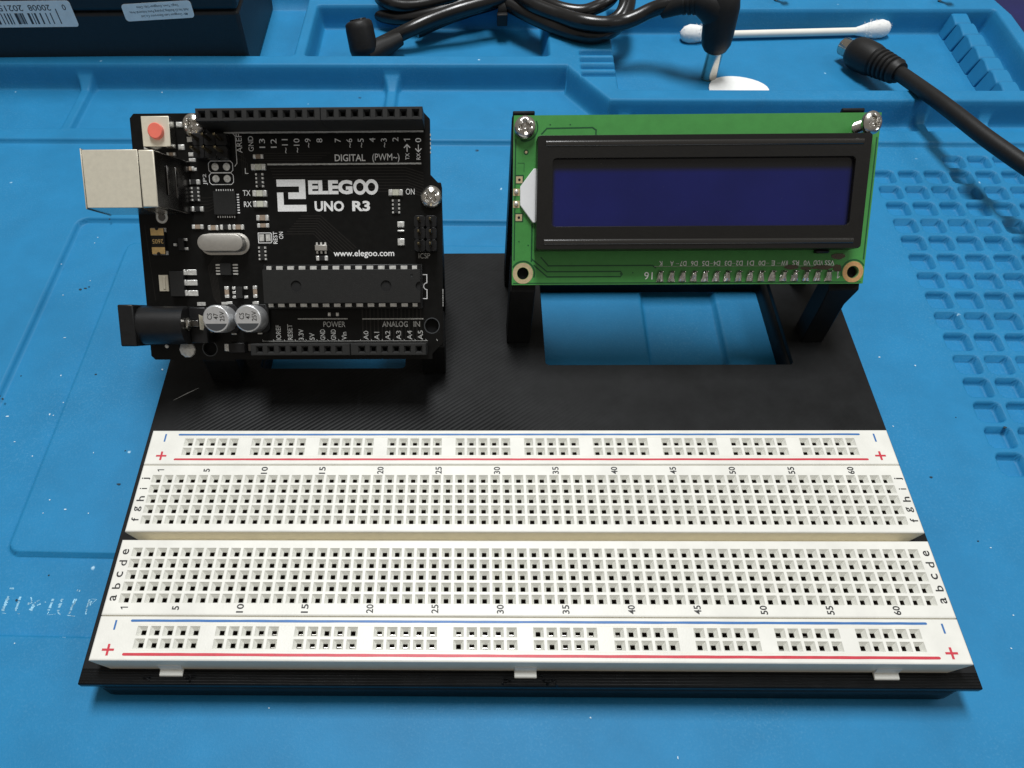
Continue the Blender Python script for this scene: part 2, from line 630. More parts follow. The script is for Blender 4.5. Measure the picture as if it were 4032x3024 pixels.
def glyphs(s, bold=0.0, shear=0.0):
    key = (s, bold, shear)
    if key in _txt:
        return _txt[key]
    cu = bpy.data.curves.new("text", 'FONT')
    cu.body = s
    cu.size = 1.0
    cu.offset = bold
    cu.shear = shear
    cu.resolution_u = 3
    o = bpy.data.objects.new("tmp", cu)
    C.objects.link(o)
    me = bpy.data.meshes.new_from_object(o)
    v = np.array([p.co[:2] for p in me.vertices])
    f = [tuple(p.vertices) for p in me.polygons]
    bpy.data.objects.remove(o)
    bpy.data.curves.remove(cu)
    bpy.data.meshes.remove(me)
    lo, hi = v.min(0), v.max(0)
    v = (v - (lo + hi) / 2)
    _txt[key] = (v, f, hi - lo)
    return _txt[key]


def put_text(mb, s, cx, cy, w, h, z, rot=0.0, bold=0.012, mi=0, shear=0.0):
    """text filling a w x h box (before rotation) centred on cx, cy; None keeps proportions"""
    v, f, d = glyphs(s, bold, shear)
    sx = (w / d[0]) if w else None
    sy = (h / d[1]) if h else None
    if sx is None:
        sx = sy
    if sy is None:
        sy = sx
    c, q = math.cos(math.radians(rot)), math.sin(math.radians(rot))
    mb.add([(cx + x * sx * c - y * sy * q, cy + x * sx * q + y * sy * c, z) for x, y in v], f, mi)
    return mb


def text(name, s, cx, cy, w, h, z, m, parent, rot=0.0, bold=0.012, shear=0.0):
    mb = MB()
    if s == "1":                                 # a plain stem with a flag
        a, c_, q_ = h * .5, math.cos(math.radians(rot)), math.sin(math.radians(rot))
        P_ = lambda x, y: (cx + x * c_ - y * q_, cy + x * q_ + y * c_)
        stroke(mb, [P_(.1 * h, -a * .92), P_(.1 * h, a * .92)], h * .15, z)
        stroke(mb, [P_(.1 * h, a * .9), P_(-.17 * h, a * .5)], h * .13, z + .002)
        return mb.build(name, m, parent, smooth=0)
    put_text(mb, s, cx, cy, w, h, z, rot, bold, shear=shear)
    return mb.build(name, m, parent, smooth=0)


def stroke(mb, pts, w, z, mi=0, close=False):
    """flat line of width w through pts"""
    pts = [Vector((x, y)) for x, y in pts]
    if close:
        pts = pts + [pts[0]]
    for a, b in zip(pts, pts[1:]):
        d = (b - a).normalized() * (w / 2)
        n = Vector((-d.y, d.x))
        a2, b2 = a - d * 0.9, b + d * 0.9
        mb.quad(*[(p.x, p.y, z) for p in (a2 - n, b2 - n, b2 + n, a2 + n)], mi)
        z += 0.0007
    return mb


def ring(mb, cx, cy, r, w, z, n=30, a0=0, a1=360):
    v = []
    for rr2 in (r - w / 2, r + w / 2):
        for k in range(n + 1):
            a = math.radians(a0 + (a1 - a0) * k / n)
            v.append((cx + rr2 * math.cos(a), cy + rr2 * math.sin(a), z))
    mb.add(v, [(k, n + 1 + k, n + 2 + k, k + 1) for k in range(n)])
    return mb


def hole_cell(mb, cx, cy, cw, ch, z, op, inn, dz, depth, mi_top=0, mi_in=0, mi_low=1):
    """one square socket: rim, tapered mouth, straight shaft"""
    X0, X1, Y0, Y1 = cx - cw / 2, cx + cw / 2, cy - ch / 2, cy + ch / 2
    o, i = op / 2, inn / 2
    v = [(X0, Y0, z), (X1, Y0, z), (X1, Y1, z), (X0, Y1, z)]
    v += [(cx + a * o, cy + b * o, z) for a, b in ((-1, -1), (1, -1), (1, 1), (-1, 1))]
    v += [(cx + a * i, cy + b * i, z - dz) for a, b in ((-1, -1), (1, -1), (1, 1), (-1, 1))]
    mb.add(v, [(k, (k + 1) % 4, 4 + (k + 1) % 4, 4 + k) for k in range(4)], mi_top)
    mb.add(v, [(4 + k, 4 + (k + 1) % 4, 8 + (k + 1) % 4, 8 + k) for k in range(4)], mi_in)
    v2 = [(cx + a * i, cy + b * i, z - dz) for a, b in ((-1, -1), (1, -1), (1, 1), (-1, 1))]
    v2 += [(cx + a * i, cy + b * i, z - depth) for a, b in ((-1, -1), (1, -1), (1, 1), (-1, 1))]
    mb.add(v2, [(k, (k + 1) % 4, 4 + (k + 1) % 4, 4 + k) for k in range(4)] + [(4, 5, 6, 7)], mi_low)


def smooth_path(pts, n=10):
    """Catmull-Rom through pts"""
    P = [Vector(p) for p in pts]
    P = [P[0] * 2 - P[1]] + P + [P[-1] * 2 - P[-2]]
    out = []
    for i in range(1, len(P) - 2):
        for k in range(n):
            t = k / n
            a, b, c, d = P[i - 1], P[i], P[i + 1], P[i + 2]
            out.append(0.5 * ((2 * b) + (c - a) * t + (2 * a - 5 * b + 4 * c - d) * t * t + (3 * b - a - 3 * c + d) * t ** 3))
    out.append(P[-2])
    return out


# ------------------------------------------------------------------ table and silicone work mat
t = MB().box(-600, 600, -300, 700, -34, -14.3).build("table_top", M['table'])
t['kind'] = 'structure'

MATROT = -0.02


def build_mat():
    def axis(segs):
        out = []
        for a, b, st in segs:
            out += list(np.arange(a, b, st))
        out.append(segs[-1][1])
        return np.array(out)
    xs = axis([(-225, -170, 1.0), (-170, 60, 0.5), (60, 112, 0.6), (112, 187, 0.4)])
    ys = axis([(-110, -10, 1.2), (-10, 20, 0.4), (20, 40, 0.6), (40, 172, 0.4), (172, 250, 0.4), (250, 285, 1.5)])
    X, Y = np.meshgrid(xs, ys)

    def sm(d, w):
        tt = np.clip(d / w + 0.5, 0, 1)
        return tt * tt * (3 - 2 * tt)

    def rr(x0, x1, y0, y1, r):
        """signed distance, positive inside"""
        cx, cy, hx, hy = (x0 + x1) / 2, (y0 + y1) / 2, (x1 - x0) / 2 - r, (y1 - y0) / 2 - r
        qx, qy = np.abs(X - cx) - hx, np.abs(Y - cy) - hy
        return r - (np.hypot(np.maximum(qx, 0), np.maximum(qy, 0)) + np.minimum(np.maximum(qx, qy), 0))
    Z = np.full_like(X, -12.0)
    A = rr(-133.5, 57 - 1.6, -5, 128.7, 3)
    Z -= 1.5 * sm(A, 0.6)
    B = rr(-115.5, 37 - 1.6, 14.2, 118, 3)
    Z += 1.5 * sm(B, 0.55)
    # square pits
    kx = (X - 113.9) / 8.0
    ky = (162.25 - Y) / 7.77
    ix, iy = np.floor(kx), np.floor(ky)
    fx, fy = (kx - ix) * 8.0 - 3.2, (ky - iy) * 7.77 - 3.0
    r = 1.35
    qx, qy = np.abs(fx) - (3.05 - r), np.abs(fy) - (2.9 - r)
    sd = r - (np.hypot(np.maximum(qx, 0), np.maximum(qy, 0)) + np.minimum(np.maximum(qx, qy), 0))
    ok = (iy >= 0) & (iy < 16) & (ix >= 0) & (ix < 9) & ((iy > 0) | (ix >= 3))
    ok1 = (iy == 1) & (ix == -1)
    Z -= np.where(ok | ok1, 2.1 * sm(sd, 0.6), 0)
    # low ridge in front of the trays
    Z += 1.5 * sm(Y - 167.1, 0.9) * sm(173.8 - Y, 0.9)
    # shelf of the back trays with its slanted step
    wy = np.where(X < 19, 201.5, np.where(X > 32.3, 180.5, 201.5 - (X - 19) / 13.3 * 21.0))
    dd = Y - wy
    slant = (X > 19) & (X < 32.3)
    dd = np.where(slant, dd * 0.535, dd)
    wall = sm(dd + 1.4, 2.8)
    base = Z.copy()
    Z = Z + (8.0) * wall
    # front-row dividers with a flared ramp at the wall
    for c in (-151.2, -41.8, 37.4, 135, 155.5):
        hw = 1.9
        w0 = 201.5 if c < 30 else 180.5
        ramp = np.clip((Y - (w0 - (6 if c < 30 else 3.5))) / (6 if c < 30 else 3.5), 0, 1)
        top = -10.4 + 4.6 * ramp ** 1.3
        half = hw + 2.4 * ramp ** 2
        f = sm(half - np.abs(X - c), 1.2) * (Y > 172) * (Y < w0 + 1)
        Z = np.where(f > 0, np.maximum(Z, -12 + (top + 12) * f), Z)
    # trays sunk into the shelf

    def tray(x0, x1, y0, y1, depth=8.0, r=1.5, w=2.2):
        d = rr(x0, x1, y0, y1, r)
        return depth * sm(d - w / 2 + 0.4, w)
    cut = np.zeros_like(X)
    cut = np.maximum(cut, tray(-215, -77.0, 206.9, 258))
    cut = np.maximum(cut, tray(-73.0, 13.3, 206.9, 242.6))
    cut = np.maximum(cut, tray(35.6, 177.2, 186.0, 239.0))
    for yc in (195.5, 200.0, 204.5, 209.0):
        cut = np.maximum(cut, tray(24.0, 37.5, yc - 1.3, yc + 1.3, 2.2, 0.4, 0.9) * (X < 38))
    Z = Z - cut
    # edge of the mat drops to the table
    ed = np.minimum(np.minimum(183.0 - X, 284 - Y), np.minimum(X + 224, Y + 109))
    corner = (183.0 - X) - (Y - 235) * 0.2
    ed = np.where(Y > 235, np.minimum(ed, corner), ed)
    Z = np.where(ed < 0.4, -14.2, Z)
    Z -= 1.2 * sm(0.9 - ed, 1.4) * (ed >= 0.4)
    ny, nx = X.shape
    co = np.stack([X, Y, Z], -1).reshape(-1, 3) * K
    idx = np.arange(nx * ny).reshape(ny, nx)
    q = np.stack([idx[:-1, :-1], idx[:-1, 1:], idx[1:, 1:], idx[1:, :-1]], -1).reshape(-1, 4)
    me = bpy.data.meshes.new("mat_sheet")
    me.vertices.add(len(co))
    me.vertices.foreach_set("co", co.ravel())
    me.loops.add(q.size)
    me.loops.foreach_set("vertex_index", q.ravel().astype(np.int32))
    me.polygons.add(len(q))
    me.polygons.foreach_set("loop_start", (np.arange(len(q)) * 4).astype(np.int32))
    me.polygons.foreach_set("loop_total", np.full(len(q), 4, np.int32))
    me.polygons.foreach_set("use_smooth", np.ones(len(q), bool))
    me.update()
    me.materials.append(M['blue'])
    return me


work_mat = thing("repair_mat", "bright blue silicone repair mat with trays and square pits under everything", "mat",
                 (0, 0, 0), (0, 0, MATROT))
link("mat_sheet", build_mat(), work_mat)


def matxy(x, y):
    return (x - 0.02 * y, y + 0.02 * x)


# rack of wedge teeth along the right side of the big tray
tooth0 = None
for k, (tx, ty) in enumerate(((165.2, 236.4), (165.4, 228.6), (165.6, 220.8), (165.8, 213.2), (166.0, 205.4), (166.2, 197.8), (166.3, 190.4))):
    if tooth0 is None:
        # sloping saddle: high at the back, stepping down to the next one in front
        b = MB()
        b.prism_x([(-3.6, -0.2), (3.6, -0.2), (3.6, 6.4), (1.2, 6.6), (-3.1, 6.0), (-3.6, 5.4)], -3.0, 3.0)
        vv = []
        for x, y, z in b.v:
            s_ = 1.55 - 0.55 * max(0, z) / 5.6
            vv.append((x * s_, y, z))
        b.v = vv
        tooth0 = b.build("rack_tooth", M['blue'], work_mat, bevel=0.4, loc=(tx, ty, -12))
    else:
        c = copy_part(tooth0)
        c.location = Vector((tx, ty, -12)) * K

# worn raised lettering at the left edge of the mat
mb = MB()
rnd = random.Random(4)


def slash(x, y0, y1, w, lean=0.32):
    n = 9
    for k in range(n):
        a, b_ = k / n, (k + 1) / n
        if rnd.random() < 0.18:
            continue
        ya, yb = y0 + (y1 - y0) * a, y0 + (y1 - y0) * b_
        xa, xb = x + lean * (ya - y0) * .35, x + lean * (yb - y0) * .35
        ww = w * rnd.uniform(0.5, 1.1)
        j = rnd.uniform(-0.1, 0.1)
        mb.add([(xa - ww / 2 + j, ya, 0), (xa + ww / 2 + j, ya, 0), (xb + ww / 2 + j, yb, 0), (xb - ww / 2 + j, yb, 0)], [(0, 1, 2, 3)])


def pxm(x, y):                               # strokes noted on a fine square grid, to mat millimetres
    return (-115.157 + 0.012093 * x + 0.004141 * y, 9.714 + 0.000292 * x - 0.012771 * y)


for (xa, ya, xb, yb, w) in [(130, 430, 30, 700, .75), (350, 440, 265, 700, .6), (480, 570, 540, 560, .5), (540, 450, 560, 560, .3),
                            (690, 500, 560, 600, .4), (720, 570, 660, 600, .3), (600, 600, 540, 690, .8), (820, 520, 790, 545, .4),
                            (945, 480, 860, 690, .55), (860, 690, 850, 760, .3), (1110, 480, 1030, 700, .65), (1030, 705, 1070, 765, .3),
                            (1340, 480, 1240, 750, .45), (1375, 480, 1310, 600, .3), (1610, 490, 1550, 660, .5), (1640, 520, 1610, 600, .35),
                            (1620, 480, 1740, 490, .12), (1740, 490, 1650, 570, .12), (1550, 660, 1530, 760, .3), (860, 770, 1000, 755, .1),
                            (1190, 775, 1340, 795, .18), (300, 745, 365, 755, .18), (20, 735, 95, 745, .2), (150, 285, 225, 290, .35), (1380, 320, 1445, 335, .4)]:
    (x0, y0), (x1, y1) = pxm(xa, ya), pxm(xb, yb)
    n = max(2, int(math.hypot(x1 - x0, y1 - y0) / 0.25))
    for k in range(n):
        if rnd.random() < 0.12:
            continue
        u, v_ = k / n, (k + 1) / n
        ax, ay, bx, by = x0 + (x1 - x0) * u, y0 + (y1 - y0) * u, x0 + (x1 - x0) * v_, y0 + (y1 - y0) * v_
        dx, dy = bx - ax, by - ay
        l_ = math.hypot(dx, dy) or 1
        ww = w * rnd.uniform(0.5, 1.15) / 2
        nx_, ny_ = -dy / l_ * ww, dx / l_ * ww
        jx = rnd.uniform(-.08, .08)
        mb.quad((ax - nx_ + jx, ay - ny_, 0), (bx - nx_ + jx, by - ny_, 0), (bx + nx_ + jx, by + ny_, 0), (ax + nx_ + jx, ay + ny_, 0))
let_z = -13.5 + 0.04
o = mb.build("worn_lettering", M['worn'], work_mat, smooth=0, loc=(0, 0, let_z))
o['kind'] = 'stuff'


# lint, crumbs and dark flecks lying on the mat
DARK = [(-121.5, 102.2, 1.41, 0.58), (-122.9, 101.8, 0.9, 0.86), (-120.6, 102.8, 0.77, 0.38), (-121.3, 130.8, 0.64, 0.67), (-130.6, 60.4, 0.64, 0.77), (-131.6, 61.3, 0.45, 0.48), (-108.7, 68.5, 0.58, 0.48), (-129.6, 69.4, 0.32, 0.48), (-93.9, 34.5, 1.15, 0.58), (-94.8, 44.2, 0.45, 0.38), (-104.4, 11.5, 0.38, 0.48), (-109.7, 5.6, 0.58, 0.77), (102.2, 19.7, 0.58, 0.38), (120.1, 51.0, 1.41, 0.77), (97.5, 36.6, 0.9, 0.58), (109.2, 54.1, 0.32, 0.29)]
PALE = [(-123.8, 124.2, 0.51, 0.38), (-124.1, 121.7, 0.32, 0.38), (-130.3, 110.7, 0.51, 0.29), (-120.9, 105.3, 0.38, 0.29), (-127.2, 99.5, 0.45, 0.29), (-121.9, 83.0, 1.15, 0.29), (-118.9, 69.4, 0.32, 0.58), (-114.5, 59.2, 0.32, 0.38), (-117.9, 56.5, 0.45, 0.67), (-116.9, 56.2, 0.32, 0.48), (-128.7, 55.9, 0.9, 0.48), (-124.2, 48.0, 0.58, 0.29), (-118.3, 43.6, 0.45, 0.38), (-102.4, 43.6, 0.32, 0.48), (-109.1, 30.2, 0.45, 0.38), (-91.5, 70.1, 0.58, 0.67), (96.3, 73.8, 0.58, 0.48), (104.7, 70.9, 0.45, 0.58), (93.1, 51.4, 0.32, 0.48), (104.3, 18.1, 0.58, 0.29), (-99.0, 26.6, 0.32, 0.38), (-109.6, 26.6, 0.38, 0.38), (-104.7, 27.6, 0.77, 0.38), (-105.9, -4.8, 0.32, 0.38), (-50.5, -17.9, 0.26, 0.38), (13.0, -19.4, 0.45, 0.38), (28.9, -26.8, 0.32, 0.58), (91.0, 18.2, 0.51, 0.29), (103.2, 2.3, 0.38, 0.29), (99.9, -4.9, 0.45, 0.38), (-120.5, 199.8, 0.58, 0.67), (-116.4, 202.1, 0.32, 0.48)]
for lst_, m_, nm_ in ((DARK, mat("dark_crumb", (0.012, 0.035, 0.055), rough=0.8), "dark_flecks"), (PALE, mat("pale_lint", (0.55, 0.72, 0.82), rough=0.9), "pale_lint")):
    mb = MB()
    rd = random.Random(31)
    for x_, y_, w_, h_ in lst_:
        zb = -13.5 if (-130 < x_ < -116 and -3 < y_ < 128) or (-116 < x_ < 34 and -4 < y_ < 13) else -12.0
        if y_ > 175:
            zb = -12.0
        n = 7
        poly = []
        a0 = rd.random() * 3
        for k in range(n):
            a = 2 * math.pi * k / n
            r_ = rd.uniform(.55, 1.15)
            poly.append((x_ + w_ * .5 * r_ * math.cos(a) + .1 * math.sin(a0), y_ + h_ * .5 * r_ * math.sin(a)))
        mb.prism(poly, zb + .01, zb + .12)
    o = mb.build(nm_, m_, None)
    o['kind'] = 'stuff'
    tag(o, "tiny dark flecks scattered over the blue mat" if nm_[0] == 'd' else "tiny pale bits of lint scattered over the blue mat", "dust")

# ------------------------------------------------------------------ black stand
stand = thing("board_stand", "flat black printed stand under the white breadboard, with two windows and posts", "stand")
ZP = -4.1                                      # top face of the plate
X0, X1, Y0, Y1 = -85.9, 85.9, -15.75, 105.4
WIN = [rrect(8.3, 69.2, 64.6, 98.2, 1.0), rrect(-62.6, -26.6, 63.7, 98.2, 1.0)]
HX0, HX1, HY0, HY1 = -83.0, 83.0, -13.1, 41.5   # recess of the breadboard
lip = [(X0, Y0), (X1, Y0), (X1, Y1), (X0, Y1)]
body = rrect(X0 + 0.9, X1 - 0.9, Y0 + 0.35, Y1 - 0.9, 3.2)
plate("base_plate", lip, [list(reversed(w)) for w in WIN], -5.6, ZP, M['print'], stand, bevel=0.25)
plate("base_body", body, [list(reversed(w)) for w in WIN], -12.0, -5.65, M['print'], stand)
# bumps of melted filament next to the tabs
mb = MB()
for cx, cy in ((-73.0, -14.6), (-64.6, -14.3), (-4.0, -14.8), (4.0, -14.2), (5.1, -14.9)):
    for k in range(5):
        a, b_ = cx + rnd.uniform(-.9, .9), cy + rnd.uniform(-.5, .5)
        mb.tube([(a, b_, ZP - .1), (a + rnd.uniform(-.5, .5), b_ + rnd.uniform(-.4, .4), ZP + .25), (a + rnd.uniform(-.9, .9), b_ - .3, ZP)], [.16, .2, .1], 6)
o = mb.build("filament_whiskers", M['print'], stand)
o['kind'] = 'stuff'

UO, UA = Vector((-85.354, 58.588, 4.860)), 0.780
LO, LA = Vector((-0.877, 71.492, 15.560)), 0.778


def under(y, org, ang, th=1.6):
    """height of the underside of a tilted board above world y"""
    return org.z + (y - org.y) * math.tan(ang) - th / math.cos(ang)


def post(x0, x1, y0, y1, org, ang, fx0=0.0, fx1=0.0):
    """square post with a slanted top touching the tilted board; fx flares the top sideways"""
    za, zb = under(y0, org, ang), under(y1, org, ang)
    b = MB()
    v = [(x0 + fx0 * .0, y0, ZP), (x1, y0, ZP), (x1, y1, ZP), (x0, y1, ZP)]
    zm0, zm1 = ZP + (za - ZP) * 0.72, ZP + (zb - ZP) * 0.86
    v += [(x0, y0, zm0), (x1, y0, zm0), (x1, y1, zm1), (x0, y1, zm1)]
    v += [(x0 - fx0, y0 - .3, za), (x1 + fx1, y0 - .3, za), (x1 + fx1, y1, zb), (x0 - fx0, y1, zb)]
    f = []
    for o_ in (0, 4):
        f += [(o_ + k, o_ + (k + 1) % 4, o_ + 4 + (k + 1) % 4, o_ + 4 + k) for k in range(4)]
    f += [(8, 9, 10, 11), (3, 2, 1, 0)]
    b.add(v, f)
    return b.build("post", M['print'], stand, bevel=0.25)


post(-1.2, 4.7, 71.8, 77.5, LO, LA)
post(72.6, 78.0, 71.8, 77.5, LO, LA, 0.4, 1.2)
post(-1.25, 3.9, 92.2, 98.6, LO, LA)
post(74.5, 78.9, 92.2, 98.6, LO, LA)
post(-73.8, -66.0, 59.6, 65.0, UO, UA)
post(-22.0, -16.4, 61.8, 67.5, UO, UA)
post(-73.6, -66.5, 91.5, 98.0, UO, UA)
post(-22.0, -16.9, 81.2, 87.5, UO, UA)
# slanted caps standing proud above the top edge of the display
for cx in (1.3, 73.0):
    b = MB()
    zt = LO.z + 36.6 * math.sin(LA)
    yt = LO.y + 36.6 * math.cos(LA)
    b.prism_x([(yt - .35, zt - 3.2), (yt + .9, zt - 3.2), (yt + .75, zt - .1), (yt + .1, zt + .25), (yt - .35, zt - .1)], cx - 2.4, cx + 2.4)
    b.build("post_cap", M['print'], stand, bevel=0.2)

# a scratch in the plate
mb = MB()
mb.tube([(-82.2, 53.6, ZP + .02), (-79.4, 55.6, ZP + .03), (-76.8, 57.4, ZP + .02)], [.03, .11, .03], 5)
mb.build("scratch", mat("pale_scratch", (0.35, 0.35, 0.34), rough=0.5), stand)

# ------------------------------------------------------------------ breadboard
bb = thing("breadboard", "long white solderless breadboard lying across the front of the black stand", "breadboard")
ZT, ZB = 0.8, -4.05
CX = [(c - 32) * 2.54 for c in range(1, 64)]


def slab(mb, x0, x1, y0, y1, ch=0.35, r=0.0, side=1, drafts=(0, 0, 0, 0)):
    """walls with a small chamfer, top left open (inset by ch); drafts move the lower edge in"""
    dx0, dx1, dy0, dy1 = drafts
    v = []
    for ins, z in ((ch, ZT), (0.08, ZT - ch * .35), (0, ZT - ch)):
        v += [(x0 + ins, y0 + ins, z), (x1 - ins, y0 + ins, z), (x1 - ins, y1 - ins, z), (x0 + ins, y1 - ins, z)]
    v += [(x0 + dx0, y0 + dy0, ZB), (x1 - dx1, y0 + dy0, ZB), (x1 - dx1, y1 - dy1, ZB), (x0 + dx0, y1 - dy1, ZB)]
    f = []
    for o_ in (0, 4):
        f += [(o_ + 4 + k, o_ + 4 + (k + 1) % 4, o_ + (k + 1) % 4, o_ + k) for k in range(4)]
    mb.add(v, f, 0)
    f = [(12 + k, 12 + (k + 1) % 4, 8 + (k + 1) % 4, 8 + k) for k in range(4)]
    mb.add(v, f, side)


def strip(name, y0, y1, rows, cols, drafts):
    mb = MB()
    ch = 0.3
    slab(mb, -82.5, 82.5, y0, y1, ch, drafts=drafts)
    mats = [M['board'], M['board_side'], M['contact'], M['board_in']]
    x0, x1, yy0, yy1 = -82.5 + ch, 82.5 - ch, y0 + ch, y1 - ch
    lo, hi = min(rows) - 1.27, max(rows) + 1.27
    mb.rect(x0, x1, yy0, lo, ZT)
    mb.rect(x0, x1, hi, yy1, ZT)
    ed = [x0]
    for c in cols:
        ed += [c - 1.27, c + 1.27]
    ed.append(x1)
    for a, b in zip(ed[::2], ed[1::2]):
        if b - a > 0.01:
            mb.rect(a, b, lo, hi, ZT)
    for r in rows:
        for c in cols:
            hole_cell(mb, c, r, 2.54, 2.54, ZT, 2.0, 0.92, 1.05, 3.4, 0, 3, 2)
    return mb.build(name, mats, bb, smooth=28)


RR = [(-73.66 + g * 15.24 + k * 2.54) for g in range(10) for k in range(5)]
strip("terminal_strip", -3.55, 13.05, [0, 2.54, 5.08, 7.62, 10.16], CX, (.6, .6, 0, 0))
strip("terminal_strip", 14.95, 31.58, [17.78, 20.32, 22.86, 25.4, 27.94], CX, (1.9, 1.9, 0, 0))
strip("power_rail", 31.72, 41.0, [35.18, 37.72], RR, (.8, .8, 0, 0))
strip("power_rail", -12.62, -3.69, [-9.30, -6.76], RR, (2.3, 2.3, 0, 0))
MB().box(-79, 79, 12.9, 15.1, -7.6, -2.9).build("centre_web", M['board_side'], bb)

# spring clips glinting at the bottom of the rail sockets
mb = MB()
rq = random.Random(21)
for y in (-9.30, -6.76, 35.18, 37.72):
    for x in RR:
        if rq.random() < (.9 if y < 0 and abs(x + 15) < 34 else .12):
            yy = y - .12 + rq.uniform(-.05, .05)
            mb.box(x - .42, x + .42, yy, yy + .09, ZT - 2.4, ZT - 1.6)
o = mb.build("contact_springs", M['tin_side'], bb)
o['kind'] = 'stuff'

# thin raised bars between the sockets of the rails
rows_ = []
mb = MB()
for ys in ((33.9, 39.0), (-10.6, -5.46)):
    mb.rect(-75.2, 75.2, ys[0] - .05, ys[0] + .03, ZT + .015)
    mb.rect(-75.2, 75.2, ys[1] - .03, ys[1] + .05, ZT + .015)
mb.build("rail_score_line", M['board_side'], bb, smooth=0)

ZI = ZT + 0.03
for col, y, xa, xb, w in (('ink_blue', 39.76, -76.15, 75.95, .46), ('ink_red', 33.04, -75.8, 76.0, .5),
                          ('ink_blue', -4.68, -76.05, 76.2, .5), ('ink_red', -11.42, -76.05, 76.5, .56)):
    mb = MB()
    n = 60
    top, bot = [], []
    rl = random.Random(int(y * 7))
    for k in range(n + 1):
        x = xa + (xb - xa) * k / n
        top.append((x, y + w / 2 + rl.uniform(-.025, .025), ZI))
        bot.append((x, y - w / 2 + rl.uniform(-.025, .025), ZI))
    mb.add(bot + top, [(k, k + 1, n + 2 + k, n + 1 + k) for k in range(n)])
    mb.prism(circle(xa, y, w / 2, 10), ZI - .02, ZI - .008)
    mb.prism(circle(xb, y, w / 2, 10), ZI - .02, ZI - .008)
    mb.build("rail_line", M[col], bb, smooth=0)
for x, ya, yb in ((-79.2, 38.0, 39.8), (79.2, 37.9, 39.75), (-79.13, -6.4, -4.75), (79.2, -6.5, -4.85)):
    stroke(MB(), [(x, ya), (x, yb)], .36, ZI).build("minus_mark", M['ink_blue'], bb, smooth=0)
for x, y in ((-79.05, 34.0), (79.05, 34.0), (-79.26, -10.54), (79.1, -10.5)):
    mb = stroke(MB(), [(x - .95, y), (x + .95, y)], .45, ZI)
    stroke(mb, [(x, y - .95), (x, y + .95)], .45, ZI + .001).build("plus_mark", M['ink_red'], bb, smooth=0)
for n_ in [1] + list(range(5, 61, 5)):
    s_ = str(n_)
    w = 0.85 if len(s_) == 1 else 1.85
    x = CX[n_ - 1] + .45
    for y in (30.15, -2.05):
        text("column_number", s_, x, y, w, 1.4, ZI, M['ink_black'], bb, 90, 0.02)
for ch_, r in zip("abcdefghij", [0, 2.54, 5.08, 7.62, 10.16, 17.78, 20.32, 22.86, 25.4, 27.94]):
    hh = {'a': 1.3, 'c': 1.3, 'e': 1.3, 'b': 1.6, 'd': 1.6, 'f': 1.6, 'h': 1.6, 'g': 1.55, 'i': 1.6, 'j': 1.9}[ch_]
    ww = {'i': .3, 'j': .55, 'f': .85}.get(ch_, 1.25)
    for sx in (-1, 1):
        text("row_letter", ch_, sx * 81.15 + (.15 if sx < 0 else 0), r + .05, ww, hh, ZI, M['ink_black'], bb, 90, 0.012)
# snap-in tabs along the front edge
tab0 = None
for xa, xb in ((-70.3, -65.8), (-2.05, 2.2), (66.0, 70.7)):
    b = MB()
    b.prism_x([(-12.5, ZT - 2.6), (-12.75, ZT - 2.6), (-13.0, ZP + .55), (-13.95, ZP + .5), (-14.15, ZP + .2), (-14.15, ZP + .02), (-12.5, ZP + .02)], xa, xb)
    b.build("mounting_tab", M['board'], bb, bevel=0.15)

# ------------------------------------------------------------------ controller board
un = thing("controller_board", "black microcontroller board with silver socket, tilted on the left posts of the stand", "circuit board",
           UO, (UA, 0, 0))
out = [(0.9, 0), (66.04, 0), (66.04, 1.2), (68.58, 3.8), (68.58, 37.85), (66.04, 40.4), (66.04, 51.8), (64.5, 53.34), (0.9, 53.34), (0, 52.4), (0, 0.9)]
HO = [(13.97, 2.54), (15.24, 50.8), (66.04, 7.62), (66.04, 35.56)]
plate("bare_board", out, [list(reversed(circle(x, y, 1.6))) for x, y in HO], -1.6, 0, [M['mask'], M['plastic_matt']], un)
Z1 = 0.03

# copper traces just showing under the solder mask
mb = MB()
for k in range(9):
    y = 41.9 - k * .62
    stroke(mb, [(30.5 + k * .2, y), (60.5 + k * .1, y), (64.4, y - 1.2)], .22, .012)
for k in range(5):
    y = 45.0 - k * .5
    stroke(mb, [(27 + k * .3, y), (44 - k, y)], .16, .012)
for k in range(8):
    stroke(mb, [(33.0 + k * .55, 28 + k * .55), (39.5 + k * .25, 28 + k * .55), (45.5 + k * .5, 22.2 + k * .4)], .18, .012)
for k in range(16):
    x = 50.0 + k * .9
    stroke(mb, [(x, 3.9), (x, 11.6)], .2 if k % 2 else .34, .012)
for k in range(6):
    stroke(mb, [(17.0 + k * .35, 23.5), (15.0 + k * .35, 21.0), (15.8 + k * .3, 14 - k * .3), (16.6 + k * .3, 12.8)], .16, .012)
for k in range(5):
    stroke(mb, [(14.2, 33 + k * .7), (16.0, 33 + k * .7), (17.2, 33.6 + k * .6)], .14, .012)
for k in range(4):
    stroke(mb, [(24.2 + k * .4, 40.5), (24.2 + k * .4, 46.0 - k), (22.6, 47.4 - k)], .14, .012)
stroke(mb, [(2.2, 13.5), (1.2, 30)], .12, .012)
o = mb.build("copper_traces", M['trace'], un, smooth=0)
o['kind'] = 'stuff'


